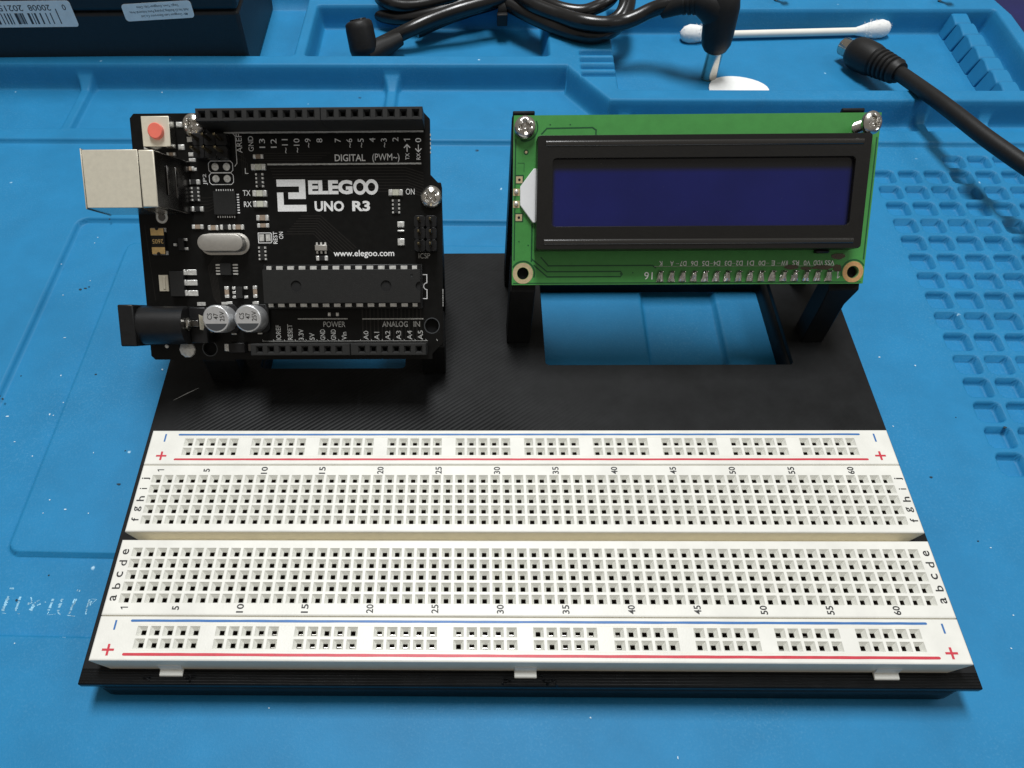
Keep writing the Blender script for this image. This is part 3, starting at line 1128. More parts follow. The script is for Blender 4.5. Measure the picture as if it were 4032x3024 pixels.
def socket(n, x0, x1, px0, y0=49.6, y1=52.15, h=8.4):
    mb = MB()
    yc = (y0 + y1) / 2
    v = [(x0, y0, 0), (x1, y0, 0), (x1, y1, 0), (x0, y1, 0), (x0, y0, h - .15), (x1, y0, h - .15), (x1, y1, h - .15), (x0, y1, h - .15),
         (x0 + .12, y0 + .12, h), (x1 - .12, y0 + .12, h), (x1 - .12, y1 - .12, h), (x0 + .12, y1 - .12, h)]
    f = [(o_ + k, o_ + (k + 1) % 4, o_ + 4 + (k + 1) % 4, o_ + 4 + k) for o_ in (0, 4) for k in range(4)]
    mb.add(v, f, 0)
    xs = [px0 + 2.54 * k for k in range(n)]
    hw = 1.27
    mb.rect(x0 + .12, xs[0] - hw, y0 + .12, y1 - .12, h)
    mb.rect(xs[-1] + hw, x1 - .12, y0 + .12, y1 - .12, h)
    for x in xs:
        hole_cell(mb, x, yc, 2.54, y1 - y0 - .24, h, 1.6, 0.8, 0.7, 5, 0, 0, 1)
    return mb.build("header_socket", [M['plastic_matt'], M['void']], un, smooth=30)


socket(10, 17.45, 43.62, 18.796)
socket(8, 43.68, 64.95, 45.72)
socket(8, 26.0, 48.15, 27.94, 1.3, 3.85)
socket(6, 48.3, 65.1, 50.80, 1.3, 3.85)

def side_faces(o):
    """second material on everything that does not face up"""
    for p in o.data.polygons:
        p.material_index = 0 if p.normal.z > 0.6 else 1
    return o


# USB socket
mb = MB().box(-6.1, 5.62, 32.25, 43.75, 0.1, 10.9)
mb.box(-6.35, -6.1, 32.0, 44.0, 0.0, 11.1)
usb = mb.build("usb_socket", [M['tin'], M['tin_side']], un, bevel=0.25)
side_faces(usb)
side_faces(MB().box(5.74, 9.1, 32.3, 43.7, 0.1, 10.95).build("rear_shell", [M['tin'], M['tin_side']], usb, bevel=0.3))
mb = MB()
mb.add([(9.12, 32.5, 10.6), (9.12, 43.5, 10.6), (10.9, 43.3, 6.5), (10.9, 32.3, 6.5), (12.6, 32.1, 0.1), (12.6, 43.4, 0.1), (9.12, 32.5, 0.1), (9.12, 43.5, 0.1)],
       [(0, 3, 2, 1), (3, 4, 5, 2), (0, 6, 4, 3), (1, 2, 5, 7)])
mb.build("sloping_back", M['tin_dark'], usb, bevel=0.15)
mb = MB()
mb.box(10.3, 10.6, 35.2, 41.0, 5.2, 8.3)
mb.box(11.0, 11.35, 35.0, 41.2, 2.4, 5.6)
mb.build("back_spring", M['tin_dark'], usb, bevel=.1)
mb = MB()
mb.box(-6.5, -6.36, 34.0, 42.0, 1.5, 9.5)
mb.build("plug_opening", M['void'], usb)
for y in (31.75, 44.3):
    o = ring(ring(MB(), 5.3, y, 1.2, .3, .06), 5.3, y, 1.0, .3, .1).build("shell_solder_ring", M['solder'], un)
    MB().cyl(5.3, y, .01, .04, 1.0, 20).build("ring_hole", M['tin_dark'], o)

# reset button
b = MB().box(3.85, 9.95, 45.85, 52.0, 0.2, 3.4)
btn = side_faces(b.build("reset_button", [M['tin'], M['tin_side']], un, bevel=0.15))
MB().cyl(7.1, 48.85, 3.4, 4.5, 1.62, 32, ch=.15).build("plunger", M['red'], btn)
mb = MB()
for x, y in ((3.3, 51.1), (10.9, 51.0), (3.35, 46.5), (11.0, 46.4)):
    mb2 = MB().box(x - .8, x + .8, y - .62, y + .62, 0.02, .35, tx=.25, ty=.2)
    mb2.build("button_lead", M['solder'], un, bevel=.1)
MB().box(2.95, 3.85, 48.1, 49.3, .02, .3, tx=.1, ty=.1).build("button_lead", M['solder'], un)


def pin_header(cx, cy, cols, rows, px=2.54, h=8.0, base=2.5):
    for r in range(rows):
        for c in range(cols):
            x, y = cx + (c - (cols - 1) / 2) * px, cy + (r - (rows - 1) / 2) * px
            e = 1.24
            bl = MB().prism([(x - e + .35, y - e), (x + e - .35, y - e), (x + e, y - e + .35), (x + e, y + e - .35),
                             (x + e - .35, y + e), (x - e + .35, y + e), (x - e, y + e - .35), (x - e, y - e + .35)], 0.02, base)
            blk = bl.build("header_block", M['plastic'], un, bevel=.08)
            MB().box(x - .32, x + .32, y - .32, y + .32, base, h, tx=.08, ty=.08).build("pin", M['pin'], blk, bevel=.05)


M['pin'] = mat("dull_gold_pin", (0.13, 0.105, 0.06), rough=0.3, metal=0.9)
pin_header(18.1, 46.15, 3, 2, h=7.2)
pin_header(64.9, 27.7, 2, 3, h=7.2)

# pads of JP2
for x in (18.15, 20.7):
    for y in (42.3, 39.8):
        MB().lathe([(.82, .01), (.75, .12), (.3, .16), (.22, .02)], 18, (x, y, 0)).build("round_pad", M['solder'], un)

silk = MB()                                     # outlines and lines of the print
for y in (42.3, 39.8):
    stroke(silk, [(17.2, y - 1.2), (21.6, y - 1.2), (22.1, y - .7), (22.1, y + .7), (21.6, y + 1.2), (17.2, y + 1.2), (16.7, y + .7), (16.7, y - .7)], .13, Z1, close=True)
stroke(silk, [(23.1, 43.0), (23.1, 48.6), (22.6, 49.1)], .13, Z1)
stroke(silk, [(22.6, 42.4), (23.1, 43.0)], .13, Z1)
silk.build("silkscreen_outline", M['silk'], un, smooth=0)
for xa, xb, y, w in ((29.8, 64.05, 42.72, .30), (34.95, 46.55, 9.26, .24), (49.95, 64.1, 9.2, .24), (20.6, 64.6, 49.3, .34)):
    mb = MB()
    n = 70
    rl = random.Random(3)
    pts = []
    for k in range(n + 1):
        x = xa + (xb - xa) * k / n
        pts.append((x, y + w / 2, Z1))
    bot = [(p[0], y - w / 2 - rl.uniform(0, .06), Z1) for p in pts]
    mb.add(bot + pts, [(k, k + 1, n + 2 + k, n + 1 + k) for k in range(n)])
    mb.build("silkscreen_line", M['silk_dim'], un, smooth=0)
mb = MB()
stroke(mb, [(63.95, 19.0), (65.0, 19.0), (65.0, 17.2)], .16, Z1)
arc = [(65.0 - .75 * math.cos(a) * 1.0, 16.45 - .75 * math.sin(a)) for a in [math.radians(d) for d in range(-90, 91, 20)]]
stroke(mb, arc, .14, Z1)
stroke(mb, [(65.0, 15.7), (65.0, 13.7), (63.95, 13.7)], .16, Z1)
mb.build("silkscreen_outline", M['silk'], un, smooth=0)
mb = MB()
stroke(mb, [(26.5, 4.2), (65, 4.2)], .10, Z1)
for k in range(17):
    if 8 <= k < 9:
        continue
    x = 26.67 + 2.54 * k * (1 if k < 8 else 1)
    stroke(mb, [(x - .2, 4.55), (x, 4.2)], .1, Z1)
mb.build("silkscreen_outline", M['silk_dim'], un, smooth=0)

# lettering of the board


def t_(s, cx, cy, w, h, rot=0, m='silk', bold=0.006, shear=0.0):
    return text("printed_text", s, cx, cy, w, h, Z1, M[m], un, rot, bold, shear)


pin = lambda k: 18.796 + 2.54 * k
for s_, x, yt in (("AREF", 23.85, 0), ("GND", 26.45, 0), ("13", 28.96, 48.0), ("12", 31.5, 48.0), ("~11", 34.0, 47.9), ("~10", 36.6, 48.0),
                  ("~9", 39.1, 48.0), ("8", 41.66, 48.0), ("7", 45.72, 48.0), ("~6", 48.26, 47.9), ("~5", 50.8, 47.9), ("4", 53.34, 48.0),
                  ("~3", 55.88, 47.9), ("2", 58.42, 48.1), ("1", 60.96, 47.8), ("0", 63.45, 47.9)):
    if s_ == "AREF":
        t_(s_, x, 47.1, 3.9, 1.25, 90, bold=0)
    elif s_ == "GND":
        t_(s_, x, 47.0, 3.1, 1.15, 90, bold=0)
    else:
        w = {1: .85, 2: 1.85, 3: 2.9}[len(s_)]
        if s_ == "1":
            w = .5
        t_(s_, x, yt - w / 2, w, 1.3 if '~' not in s_ else 1.3, 90, bold=0)
for x, up in ((60.96, 1), (63.45, -1)):
    mb = MB()
    stroke(mb, [(x, 45.2), (x, 46.5)], .2, Z1)
    e = 46.6 if up > 0 else 45.1
    stroke(mb, [(x - .6, e - .6 * up), (x, e), (x + .6, e - .6 * up)], .22, Z1 + .001)
    mb.build("printed_arrow", M['silk'], un, smooth=0)
t_("TX", 61.0, 44.15, 1.35, .85, 90)
t_("RX", 63.45, 44.15, 1.4, .85, 90)
t_("DIGITAL", 48.3, 43.98, 6.8, 1.45, bold=.014)
t_("(PWM~)", 56.25, 43.85, 6.0, 1.9, bold=0)
t_("POWER", 43.4, 8.0, 5.1, 1.25, m='silk_dim', bold=.0)
t_("ANALOG", 57.5, 8.0, 5.9, 1.25, m='silk_dim', bold=.012)
t_("IN", 62.55, 8.0, 1.5, 1.25, m='silk_dim', bold=.012)
for s_, x, w in (("IOREF", 30.3, 3.4), ("RESET", 33.0, 3.6), ("3.3V", 35.55, 2.5), ("5V", 38.1, 1.6), ("GND", 40.6, 2.4), ("GND", 43.1, 2.4), ("Vin", 45.6, 1.8),
                 ("A0", 50.7, 2.05), ("A1", 53.2, 1.8), ("A2", 55.75, 2.05), ("A3", 58.3, 2.05), ("A4", 60.85, 2.1), ("A5", 63.35, 2.1)):
    t_(s_, x, 4.45 + w / 2, w, 1.15, 90, m='silk_dim', bold=.006)
t_("ELEG", 43.7, 37.87, 9.9, 3.0, bold=.05)
mb = MB()
for cx in (50.3, 52.9):
    ro, ri = 1.55, .86
    n = 26
    v = [(cx + r_ * .96 * math.cos(2 * math.pi * k / n), 37.87 + r_ * 1.05 * math.sin(2 * math.pi * k / n), Z1 + (.001 if cx > 52 else 0)) for r_ in (ri, ro) for k in range(n)]
    mb.add(v, [(k, n + k, n + (k + 1) % n, (k + 1) % n) for k in range(n)])
mb.build("printed_logo", M['silk'], un, smooth=0)
t_("UNO", 43.3, 33.88, 6.6, 2.2, bold=.035)
t_("R3", 50.45, 33.88, 4.0, 2.2, bold=.035)
mb = MB()                                        # square logo made of two hooked bars
mb.rect(31.68, 38.1, 38.08, 39.55, Z1)
mb.rect(36.65, 38.1, 36.84, 38.08, Z1)
mb.rect(34.2, 38.1, 35.45, 36.84, Z1)
mb.rect(31.68, 33.1, 34.2, 36.84, Z1)
mb.rect(31.68, 38.15, 32.82, 34.2, Z1)
mb.build("printed_logo", M['silk'], un, smooth=0)
t_("www.elegoo.com", 50.75, 23.55, 13.8, 1.75, bold=.012)
t_("ICSP", 64.5, 23.1, 2.6, 1.1, m='silk_dim', bold=0)
t_("TX", 24.85, 36.8, 1.7, 1.15, bold=0.004)
t_("RX", 24.95, 34.4, 1.7, 1.15, bold=0.004)
t_("L", 25.15, 41.4, .75, 1.2, bold=0.0)
t_("ON", 61.5, 36.85, 1.95, 1.25, bold=0.0)
t_("JP2", 15.75, 39.7, 2.3, 1.0, 90, bold=0.0)
t_("REST", 30.75, 27.2, 2.6, .95, 90, bold=0.0)
t_("ON", 32.1, 27.7, 1.5, .95, 90, bold=0.0)

# small SMD parts


def smd(x, y, w, h, body='ceramic', name="resistor", rot=False, z=.55):
    """two-terminal part: silver ends, darker middle"""
    if rot:
        e = h * .28
        b = MB().box(x - w / 2 + .05, x + w / 2 - .05, y - h / 2 + e, y + h / 2 - e, .03, z)
        o = b.build(name, M[body], un, bevel=.06)
        for s_ in (-1, 1):
            MB().box(x - w / 2, x + w / 2, y + s_ * (h / 2 - e / 2) - e / 2 - .02, y + s_ * (h / 2 - e / 2) + e / 2 + .02, .02, z + .06, tx=.06, ty=.06).build("solder_end", M['solder'], o, bevel=.08)
    else:
        e = w * .28
        b = MB().box(x - w / 2 + e, x + w / 2 - e, y - h / 2 + .05, y + h / 2 - .05, .03, z)
        o = b.build(name, M[body], un, bevel=.06)
        for s_ in (-1, 1):
            xc = x + s_ * (w / 2 - e / 2)
            MB().box(xc - e / 2 - .02, xc + e / 2 + .02, y - h / 2, y + h / 2, .02, z + .06, tx=.06, ty=.06).build("solder_end", M['solder'], o, bevel=.08)


def array4(x, y, w=1.8, h=3.3):
    b = MB().box(x - w * .28, x + w * .28, y - h / 2 + .2, y + h / 2 - .2, .03, .5)
    o = b.build("resistor_array", M['chip'], un, bevel=.05)
    for s_ in (-1, 1):
        for k in range(4):
            yy = y - h / 2 + h * (k + .5) / 4
            MB().box(x + s_ * w * .36 - .28, x + s_ * w * .36 + .28, yy - .26, yy + .26, .02, .42, tx=.06, ty=.06).build("lead", M['solder'], o)


for x, y, w, h, bd, nm in ((12.6, 41.9, 1.9, .95, 'ceramic', 'capacitor'), (13.2, 39.1, 2.9, 1.1, 'chip', 'resistor'), (13.6, 33.4, 2.8, 1.1, 'chip', 'resistor'),
                           (13.4, 29.6, 2.6, 1.0, 'ceramic', 'capacitor'), (16.9, 29.4, 2.4, 1.1, 'ceramic', 'capacitor'), (19.7, 29.5, 2.5, 1.1, 'chip', 'resistor'),
                           (22.6, 29.5, 2.6, 1.1, 'ceramic', 'capacitor'), (28.0, 44.3, 2.3, 1.0, 'ceramic', 'capacitor'), (28.2, 31.45, 2.8, 1.25, 'ceramic', 'capacitor'),
                           (28.25, 29.8, 2.7, .95, 'ceramic', 'capacitor'), (43.35, 10.25, 2.6, .95, 'chip', 'resistor'), (8.7, 44.9, 2.0, .8, 'ceramic', 'capacitor')):
    smd(x, y, w, h, bd, nm)
for x, y in ((27.95, 42.1), (27.9, 36.6), (27.9, 34.35), (58.3, 36.6)):
    smd(x, y, 3.2, 1.35, 'ledbody', 'indicator_led', z=.75)
for x, y in ((28.0, 39.4), (27.7, 23.8), (58.3, 33.7), (13.4, 36.6)):
    array4(x, y)
for x, y, h in ((19.0, 15.3, 2.6), (25.55, 15.35, 2.7)):
    smd(x, y, 1.05, h, 'ceramic', 'capacitor', True)
for x, y, w, h in ((12.95, 48.0, 1.3, 1.1), (13.1, 44.9, 1.4, .9), (13.2, 43.75, 1.6, .8), (19.3, 12.9, 1.4, .7), (25.6, 13.0, 1.2, .6),
                   (19.9, 5.9, 1.3, .5), (26.0, 6.0, 1.2, .5), (13.7, 41.8, .7, .7)):
    MB().box(x - w / 2, x + w / 2, y - h / 2, y + h / 2, .01, .18, tx=.1, ty=.1).build("solder_pad", M['solder'], un, bevel=.05)
# reset-enable jumper
mb = stroke(MB(), [(26.9, 26.1), (29.7, 26.1), (29.95, 26.4), (29.95, 28.0), (29.7, 28.25), (26.9, 28.25)], .14, Z1, close=True)
mb.build("silkscreen_outline", M['silk'], un, smooth=0)
for x in (27.65, 29.15):
    MB().box(x - .58, x + .58, 26.4, 27.95, .01, .2, tx=.1, ty=.1).build("solder_pad", M['solder'], un)
# two white pads beside the small header
for y, h in ((29.9, 1.3), (28.5, .5), (26.1, 1.6)):
    MB().box(58.45, 60.15, y - h / 2, y + h / 2, .01, .45, tx=.12, ty=.1).build("solder_pad", M['solder'], un, bevel=.08)
# little chips
for x, y, w, h in ((41.2, 24.9, 2.8, 1.3),):
    o = MB().box(x - w / 2, x + w / 2, y - h / 2, y + h / 2, .1, 1.0, tx=.05, ty=.05).build("small_chip", M['steel'], un, bevel=.08)
    for k in range(3):
        for s_ in (-1, 1):
            MB().box(x - 1.0 + k * .95 - .2, x - 1.0 + k * .95 + .2, y + s_ * .95 - .28, y + s_ * .95 + .28, .02, .3).build("lead", M['solder'], o)
smd(41.25, 22.65, 2.7, 1.15, 'chip', 'resistor')
o = MB().box(21.15, 22.75, 13.9, 16.5, .1, 1.1, tx=.05, ty=.05).build("small_chip", M['chip'], un, bevel=.05)
for x, y in ((20.65, 16.2), (20.65, 15.2), (20.65, 14.2), (23.35, 16.25), (23.35, 14.2)):
    MB().box(x - .5, x + .5, y - .33, y + .33, .02, .35, tx=.1, ty=.06).build("lead", M['solder'], o, bevel=.08)
o = MB().box(17.95, 20.5, 19.0, 21.7, .1, 1.2, tx=.06, ty=.06).build("small_chip", M['chip'], un, bevel=.06)
for k in range(4):
    for x in (17.35, 21.25):
        y = 19.35 + k * .66
        MB().box(x - .6, x + .6, y - .17, y + .17, .02, .3, tx=.05).build("lead", M['solder'], o)
o = MB().box(17.5, 22.45, 32.1, 37.15, .05, .95, tx=.04, ty=.04).build("square_chip", M['chip'], un, bevel=.06)
for k in range(8):
    u_ = 18.1 + k * .53
    MB().box(u_ - .11, u_ + .11, 37.25, 37.6, .02, .12).build("lead", M['silk'], o)
    MB().box(u_ - .11, u_ + .11, 31.55, 31.95, .02, .12).build("lead", M['silk'], o)
    v_ = 32.6 + k * .55
    MB().box(22.6, 23.1, v_ - .12, v_ + .12, .02, .12).build("lead", M['silk'], o)
# SOT part between fuse and crystal
o = MB().box(8.9, 10.1, 24.5, 27.1, .1, 1.1).build("small_transistor", M['plastic'], un, bevel=.06)
for x, y in ((7.9, 25.8), (10.3, 26.9), (10.4, 24.9)):
    MB().box(x - .45, x + .45, y - .33, y + .33, .02, .4, tx=.08, ty=.06).build("lead", M['solder'], o, bevel=.06)

# crystal can


def stadium(cx, cy, L_, W_, n=10):
    r = W_ / 2
    p = []
    for s_, a0 in ((1, -90), (-1, 90)):
        for k in range(n + 1):
            a = math.radians(a0 + 180 * k / n)
            p.append((cx + s_ * (L_ / 2 - r) + r * math.cos(a), cy + r * math.sin(a)))
    return p


def loft(mb, rings):
    n = len(rings[0][0])
    o = len(mb.v)
    v = []
    for poly, z in rings:
        v += [(x, y, z) for x, y in poly]
    f = [(r_ * n + k, r_ * n + (k + 1) % n, (r_ + 1) * n + (k + 1) % n, (r_ + 1) * n + k) for r_ in range(len(rings) - 1) for k in range(n)]
    f.append(tuple((len(rings) - 1) * n + k for k in range(n)))
    mb.add(v, f)
    return mb


mb = loft(MB(), [(stadium(19.3, 25.85, 11.3, 4.7), .05), (stadium(19.3, 25.85, 11.3, 4.7), .5), (stadium(19.3, 25.85, 10.4, 3.8), .62),
                 (stadium(19.2, 25.9, 10.3, 3.7), 3.1), (stadium(19.15, 25.9, 10.1, 3.5), 3.4), (stadium(19.1, 25.92, 9.5, 2.95), 3.5)])
mb.build("crystal_can", M['steel'], un, smooth=40)

# resettable fuse
o = MB().box(2.75, 5.75, 23.7, 29.3, .05, .9).build("fuse", M['plastic'], un, bevel=.05)
MB().box(2.78, 5.72, 27.75, 29.25, .9, .98).build("fuse_end", M['gold'], o)
MB().box(2.78, 5.72, 23.75, 25.2, .9, .98).build("fuse_end", M['gold'], o)
for y in (29.0, 24.0):
    MB().box(2.7, 6.1, y - .45, y + .45, .02, .45, tx=.05, ty=.05).build("solder_end", M['solder'], o)
for y in (29.25, 23.75):
    MB().lathe([(.42, .985), (.42, 1.0), (0, 1.0)], 14, (4.25, y, 0)).build("end_notch", M['plastic'], o)
text("marking", "2605", 4.25, 26.45, 2.5, .95, .93, M['gold'], o, 180, .004)

# voltage regulator
o = MB().box(6.35, 9.6, 14.25, 20.0, .1, 1.6, tx=.1, ty=.1).build("voltage_regulator", M['chip'], un, bevel=.08)
MB().box(3.4, 5.6, 15.55, 19.2, .02, .25, tx=.05, ty=.05).build("tab", M['tin'], o)
MB().box(4.35, 4.95, 16.0, 18.8, .25, .42).build("tab_lug", M['tin'], o, bevel=.1)
for y in (19.72, 17.42, 15.1):
    MB().prism_y([(9.5, 1.0), (9.9, .95), (10.2, .35), (12.2, .3), (12.3, .02), (9.5, .02)], y - .62, y + .62).build("lead", M['solder'], o, bevel=.08)

# electrolytic capacitors
for cx, cy in ((18.15, 9.3), (25.35, 9.35)):
    R_ = 3.05
    o = MB().lathe([(R_, .9), (R_, 6.5), (R_ - .18, 6.8), (R_ - .35, 6.9), (R_ - .5, 6.88), (0, 6.88)], 40, (cx, cy, 0)).build("capacitor_can", M['alu'], un, smooth=40)
    b = MB().prism([(cx - 3.2, cy - 3.2), (cx + 2.4, cy - 3.2), (cx + 3.2, cy - 2.4), (cx + 3.2, cy + 2.4), (cx + 2.4, cy + 3.2), (cx - 3.2, cy + 3.2)], .05, .9)
    b.build("base", M['plastic'], o, bevel=.08)
    rr_ = R_ - .42
    a0 = math.asin(1.05 / rr_)
    pts = [(cx + rr_ * math.cos(a), cy + rr_ * math.sin(a)) for a in np.linspace(math.pi + a0, 2 * math.pi - a0, 18)]
    MB().prism(pts, 6.885, 6.92).build("polarity_mark", M['alu_dark'], o)
    for dx, s_, w in ((-1.35, "CS", 1.4), (0.05, "47", 1.3), (1.45, "25V", 2.1)):
        text("marking", s_, cx + dx, cy + .55, w, 1.05, 6.93, M['ink_black'], o, 90, .004)
    MB().box(cx - .6, cx + .8, cy + 3.1, cy + 3.8, .02, .3).build("lead", M['solder'], o)

# barrel jack
o = MB().box(-1.9, 1.55, 3.45, 12.4, 0.05, 10.9).build("barrel_jack", M['plastic'], un, bevel=.3)
b = MB()
n = 22
prof = [(3.75, .1)] + [(7.93 + 4.18 * math.cos(a), 6.35 + 4.3 * math.sin(a)) for a in np.linspace(math.pi, 0, n)] + [(12.1, .1)]
b.prism_x(prof, 1.5, 11.6)
b.build("barrel_housing", M['plastic'], o, smooth=30)
b = MB().box(11.5, 15.4, 3.9, 11.9, .05, 5.2)
b.build("rear_block", M['plastic'], o, bevel=.3)
b = MB().lathe([(1.0, 0), (1.45, .05), (1.5, .5), (1.1, .9), (.6, 1.0)], 18, (11.6, 8.2, 7.2), axis='x')
b.build("centre_rivet", M['chrome'], o)
MB().box(12.2, 14.4, 7.3, 9.3, 5.2, 6.6, tx=.4, ty=.3).build("contact_spring", M['tin_dark'], o, bevel=.15)
MB().add([(14.3, 10.3, 6.6), (16.6, 8.6, 2.2), (15.6, 6.2, 2.2), (14.2, 7.0, 6.2)], [(3, 2, 1, 0)]).build("contact_tongue", M['tin'], o)
MB().box(-1.95, -1.85, 5.2, 10.6, 2, 8.5).build("plug_opening", M['void'], o)
mb = MB().lathe([(1.95, .02), (1.8, .35), (1.2, .6), (0, .7)], 10, (8.7, 2.35, 0))
mb.build("jack_solder_joint", M['solder'], un, smooth=20)
MB().lathe([(.5, .02), (.4, .3), (0, .35)], 10, (3.9, 3.1, 0)).build("jack_solder_joint", M['solder'], un)
MB().box(11.9, 13.8, 12.3, 13.1, .02, .3).build("solder_pad", M['solder'], un)
# diode left of the power header
o = MB().box(18.9, 22.9, 1.55, 4.0, .1, 2.1, tx=.15, ty=.15).build("diode", M['plastic'], un, bevel=.1)
for x in (18.3, 23.6):
    MB().box(x - .7, x + .7, 1.9, 3.7, .02, .9 if x < 20 else .5, tx=.1, ty=.1).build("lead", M['solder'] if x < 20 else M['tin_dark'], o, bevel=.08)

# socketed controller chip
skt = MB().box(28.3, 64.1, 11.45, 21.15, .05, 2.6).build("chip_socket", M['plastic'], un, bevel=.15)
b = MB()
BX0, BX1, BY0, BY1 = 28.55, 63.7, 12.75, 19.85
b.box(BX0 - .1, BX1 + .1, BY0 - .15, BY1 + .15, 3.0, 3.9)
o = b.build("controller_chip", M['chip'], un, bevel=.08)
notch = [(BX1, 17.45)] + [(BX1 - 1.0 * math.cos(a), 16.45 - 1.0 * math.sin(a)) for a in np.linspace(-math.pi / 2, math.pi / 2, 12)][0:] + [(BX1, 15.45)]
top = [(BX0, BY0), (BX1, BY0)] + [(BX1 - 1.0 * math.cos(a), 16.3 + 1.0 * math.sin(a)) for a in np.linspace(-math.pi / 2, math.pi / 2, 12)] + [(BX1, BY1), (BX0, BY1)]
plate("chip_top", top, [list(reversed(circle(35.95, 16.42, 1.2, 24))), list(reversed(circle(56.1, 16.38, 1.2, 24))), list(reversed(circle(61.9, 18.6, .35, 12)))],
      3.9, 4.5, M['chip'], o)
for x, r_ in ((35.95, 1.25), (56.1, 1.25), (61.9, .4)):
    MB().lathe([(r_, 4.2), (0, 4.18)], 20, (x, 16.4 if r_ > 1 else 18.6, 0)).build("dimple_floor", M['void'] if r_ > 1 else M['alu_dark'], o)
MB().prism([(BX1 - 1.1, 15.2), (BX1, 15.2), (BX1, 17.4), (BX1 - 1.1, 17.4)], 3.95, 4.05).build("notch_floor", M['void'], o)
lead = None
for side in (1, -1):
    yb = BY1 + .1 if side > 0 else BY0 - .1
    for k in range(14):
        x = 29.63 + 2.54 * k
        w = .72
        b = MB()
        b.prism_x([(yb, 3.55), (yb + side * .75, 3.5), (yb + side * .85, 3.2), (yb + side * .85, 2.5), (yb + side * .55, 2.5), (yb + side * .55, 3.2), (yb, 3.25)],
                  x - (.35 if k == 0 else w), x + (.35 if k == 13 else w))
        b.build("lead", M['solder'], o)

# silver rim of the free mounting holes
for x, y in ((13.97, 2.54), (66.04, 7.62)):
    ring(MB(), x, y, 1.72, .2, .02).build("hole_rim", M['alu_dark'], un)
    MB().cyl(x, y, -9, -3.4, 1.5, 20).build("post_bore", M['void'], un)
mb = MB()
rl = random.Random(9)
for k in range(12):
    a = .35 + rl.random() * .3
    MBx = (68.6, 12.2 + k * .55) if k < 7 else (66.1, 45.0 + (k - 7) * .9)
    mb.box(MBx[0] - .12, MBx[0] + .1, MBx[1] - a / 2, MBx[1] + a / 2, -1.0, -.1)
mb.build("broken_off_stubs", M['silk_dim'], un)

# ------------------------------------------------------------------ display module
ld = thing("display_module", "green display board with blank dark blue screen in a black frame, on the right posts", "display", LO, (LA, 0, 0))
HL = [(2.5, 2.55), (77.5, 2.55), (2.5, 33.5), (77.5, 33.5)]
plate("bare_board", [(0, 0), (80, 0), (80, 36), (0, 36)], [list(reversed(circle(x, y, 1.32))) for x, y in HL], -1.6, 0, [M['green'], M['green_edge']], ld)
for (x, y), m_ in zip(HL[:2], ('palegold', 'copper')):
    b = MB()
    n = 32
    v, f = [], []
    for r_ in (1.36, 2.33):
        for k in range(n):
            a = 2 * math.pi * k / n
            v.append((max(.12, min(79.88, x + r_ * math.cos(a))), max(.3, y + r_ * math.sin(a)), .03))
    b.add(v, [(k, n + k, n + (k + 1) % n, (k + 1) % n) for k in range(n)])
    b.build("mounting_ring", M[m_], ld)
    MB().lathe([(1.3, -7), (1.3, -1.62)], 20, (x, y, 0)).build("post_bore", M['void'], ld)
# clearance lines in the mask
mb = MB()




ring(mb, 2.5, 2.55, 2.65, .35, .02, a0=-20, a1=150)
ring(mb, 77.5, 2.55, 2.65, .3, .02, a0=30, a1=200)
ring(mb, 2.5, 33.5, 2.75, .3, .02, a0=-110, a1=30)
for pts, w in (([(.45, 5.5), (.45, 31)], .3), ([(4.4, 5.2), (4.4, 13.2)], .35), ([(4.6, 5.6), (8.0, 2.9), (24.8, 2.9)], .3),
               ([(5.0, 4.3), (8.1, 1.75), (24.8, 1.75), (25.2, 2.3), (24.8, 2.9)], .3), ([(6.6, 6.0), (8.3, 4.2), (32.0, 4.2), (32.7, 3.7)], .3),
               ([(6.2, 32.2), (7.3, 33.3), (17.3, 33.4), (18.1, 32.9), (18.1, 31.6)], .32), ([(1.0, 26.2), (2.4, 26.2), (2.4, 24.4)], .12),
               ([(.4, .35), (79.4, .35)], .25), ([(79.55, 5.4), (79.55, 30.9)], .3)):
    stroke(mb, pts, w, .015)
ring(mb, 2.8, 28.45, .42, .3, .02)
for x, y in ((1.4, 22.75), (1.4, 14.7)):
    mb.rect(x - 1.0, x + 1.0, y - 1.0, y + 1.0, .012)
for x, y in ((8.0, 34.07), (12.4, 34.05), (1.5, 9.5), (3.6, 8.7), (24.8, 2.35), (27.6, 2.6)):
    mb.prism(circle(x, y, .16, 10), .01, .03)
o = mb.build("mask_gaps", M['green_dark'], ld, smooth=0)
o['kind'] = 'stuff'
MB().cyl(2.8, 28.45, .02, .08, .28, 16).build("test_point", M['palegold'], ld)
for y in (22.72, 14.7):
    b = MB()
    n = 16
    v = [(1.38 - .72, y - .72, .03), (1.38 + .72, y - .72, .03), (1.38 + .72, y + .72, .03), (1.38 - .72, y + .72, .03)]
    b.prism([(p[0], p[1]) for p in v], .0, .035)
    o = b.build("square_pad", M['palegold'], ld)
    MB().cyl(1.4, y, .036, .06, .3, 16).build("pad_hole", M['void'], o)
for y in (20.1, 17.55):
    b = MB().prism([(.05, y - .75), (1.5, y - .75), (1.5, y + .75), (.05, y + .75)], 0, .04)
    o = b.build("square_pad", M['palegold'], ld)
    MB().lathe([(.5, .04), (.42, .4), (.15, .6), (0, .62)], 12, (.75, y + .1, 0)).build("solder_joint", M['solder'], o)
b = MB().prism([(5.1, 24.9), (4.5, 24.9), (1.58, 21.2), (1.58, 17.3), (4.5, 13.5), (5.1, 13.5)], .06, .9)
b.build("backlight_diffuser", M['tape'], ld, bevel=.1)

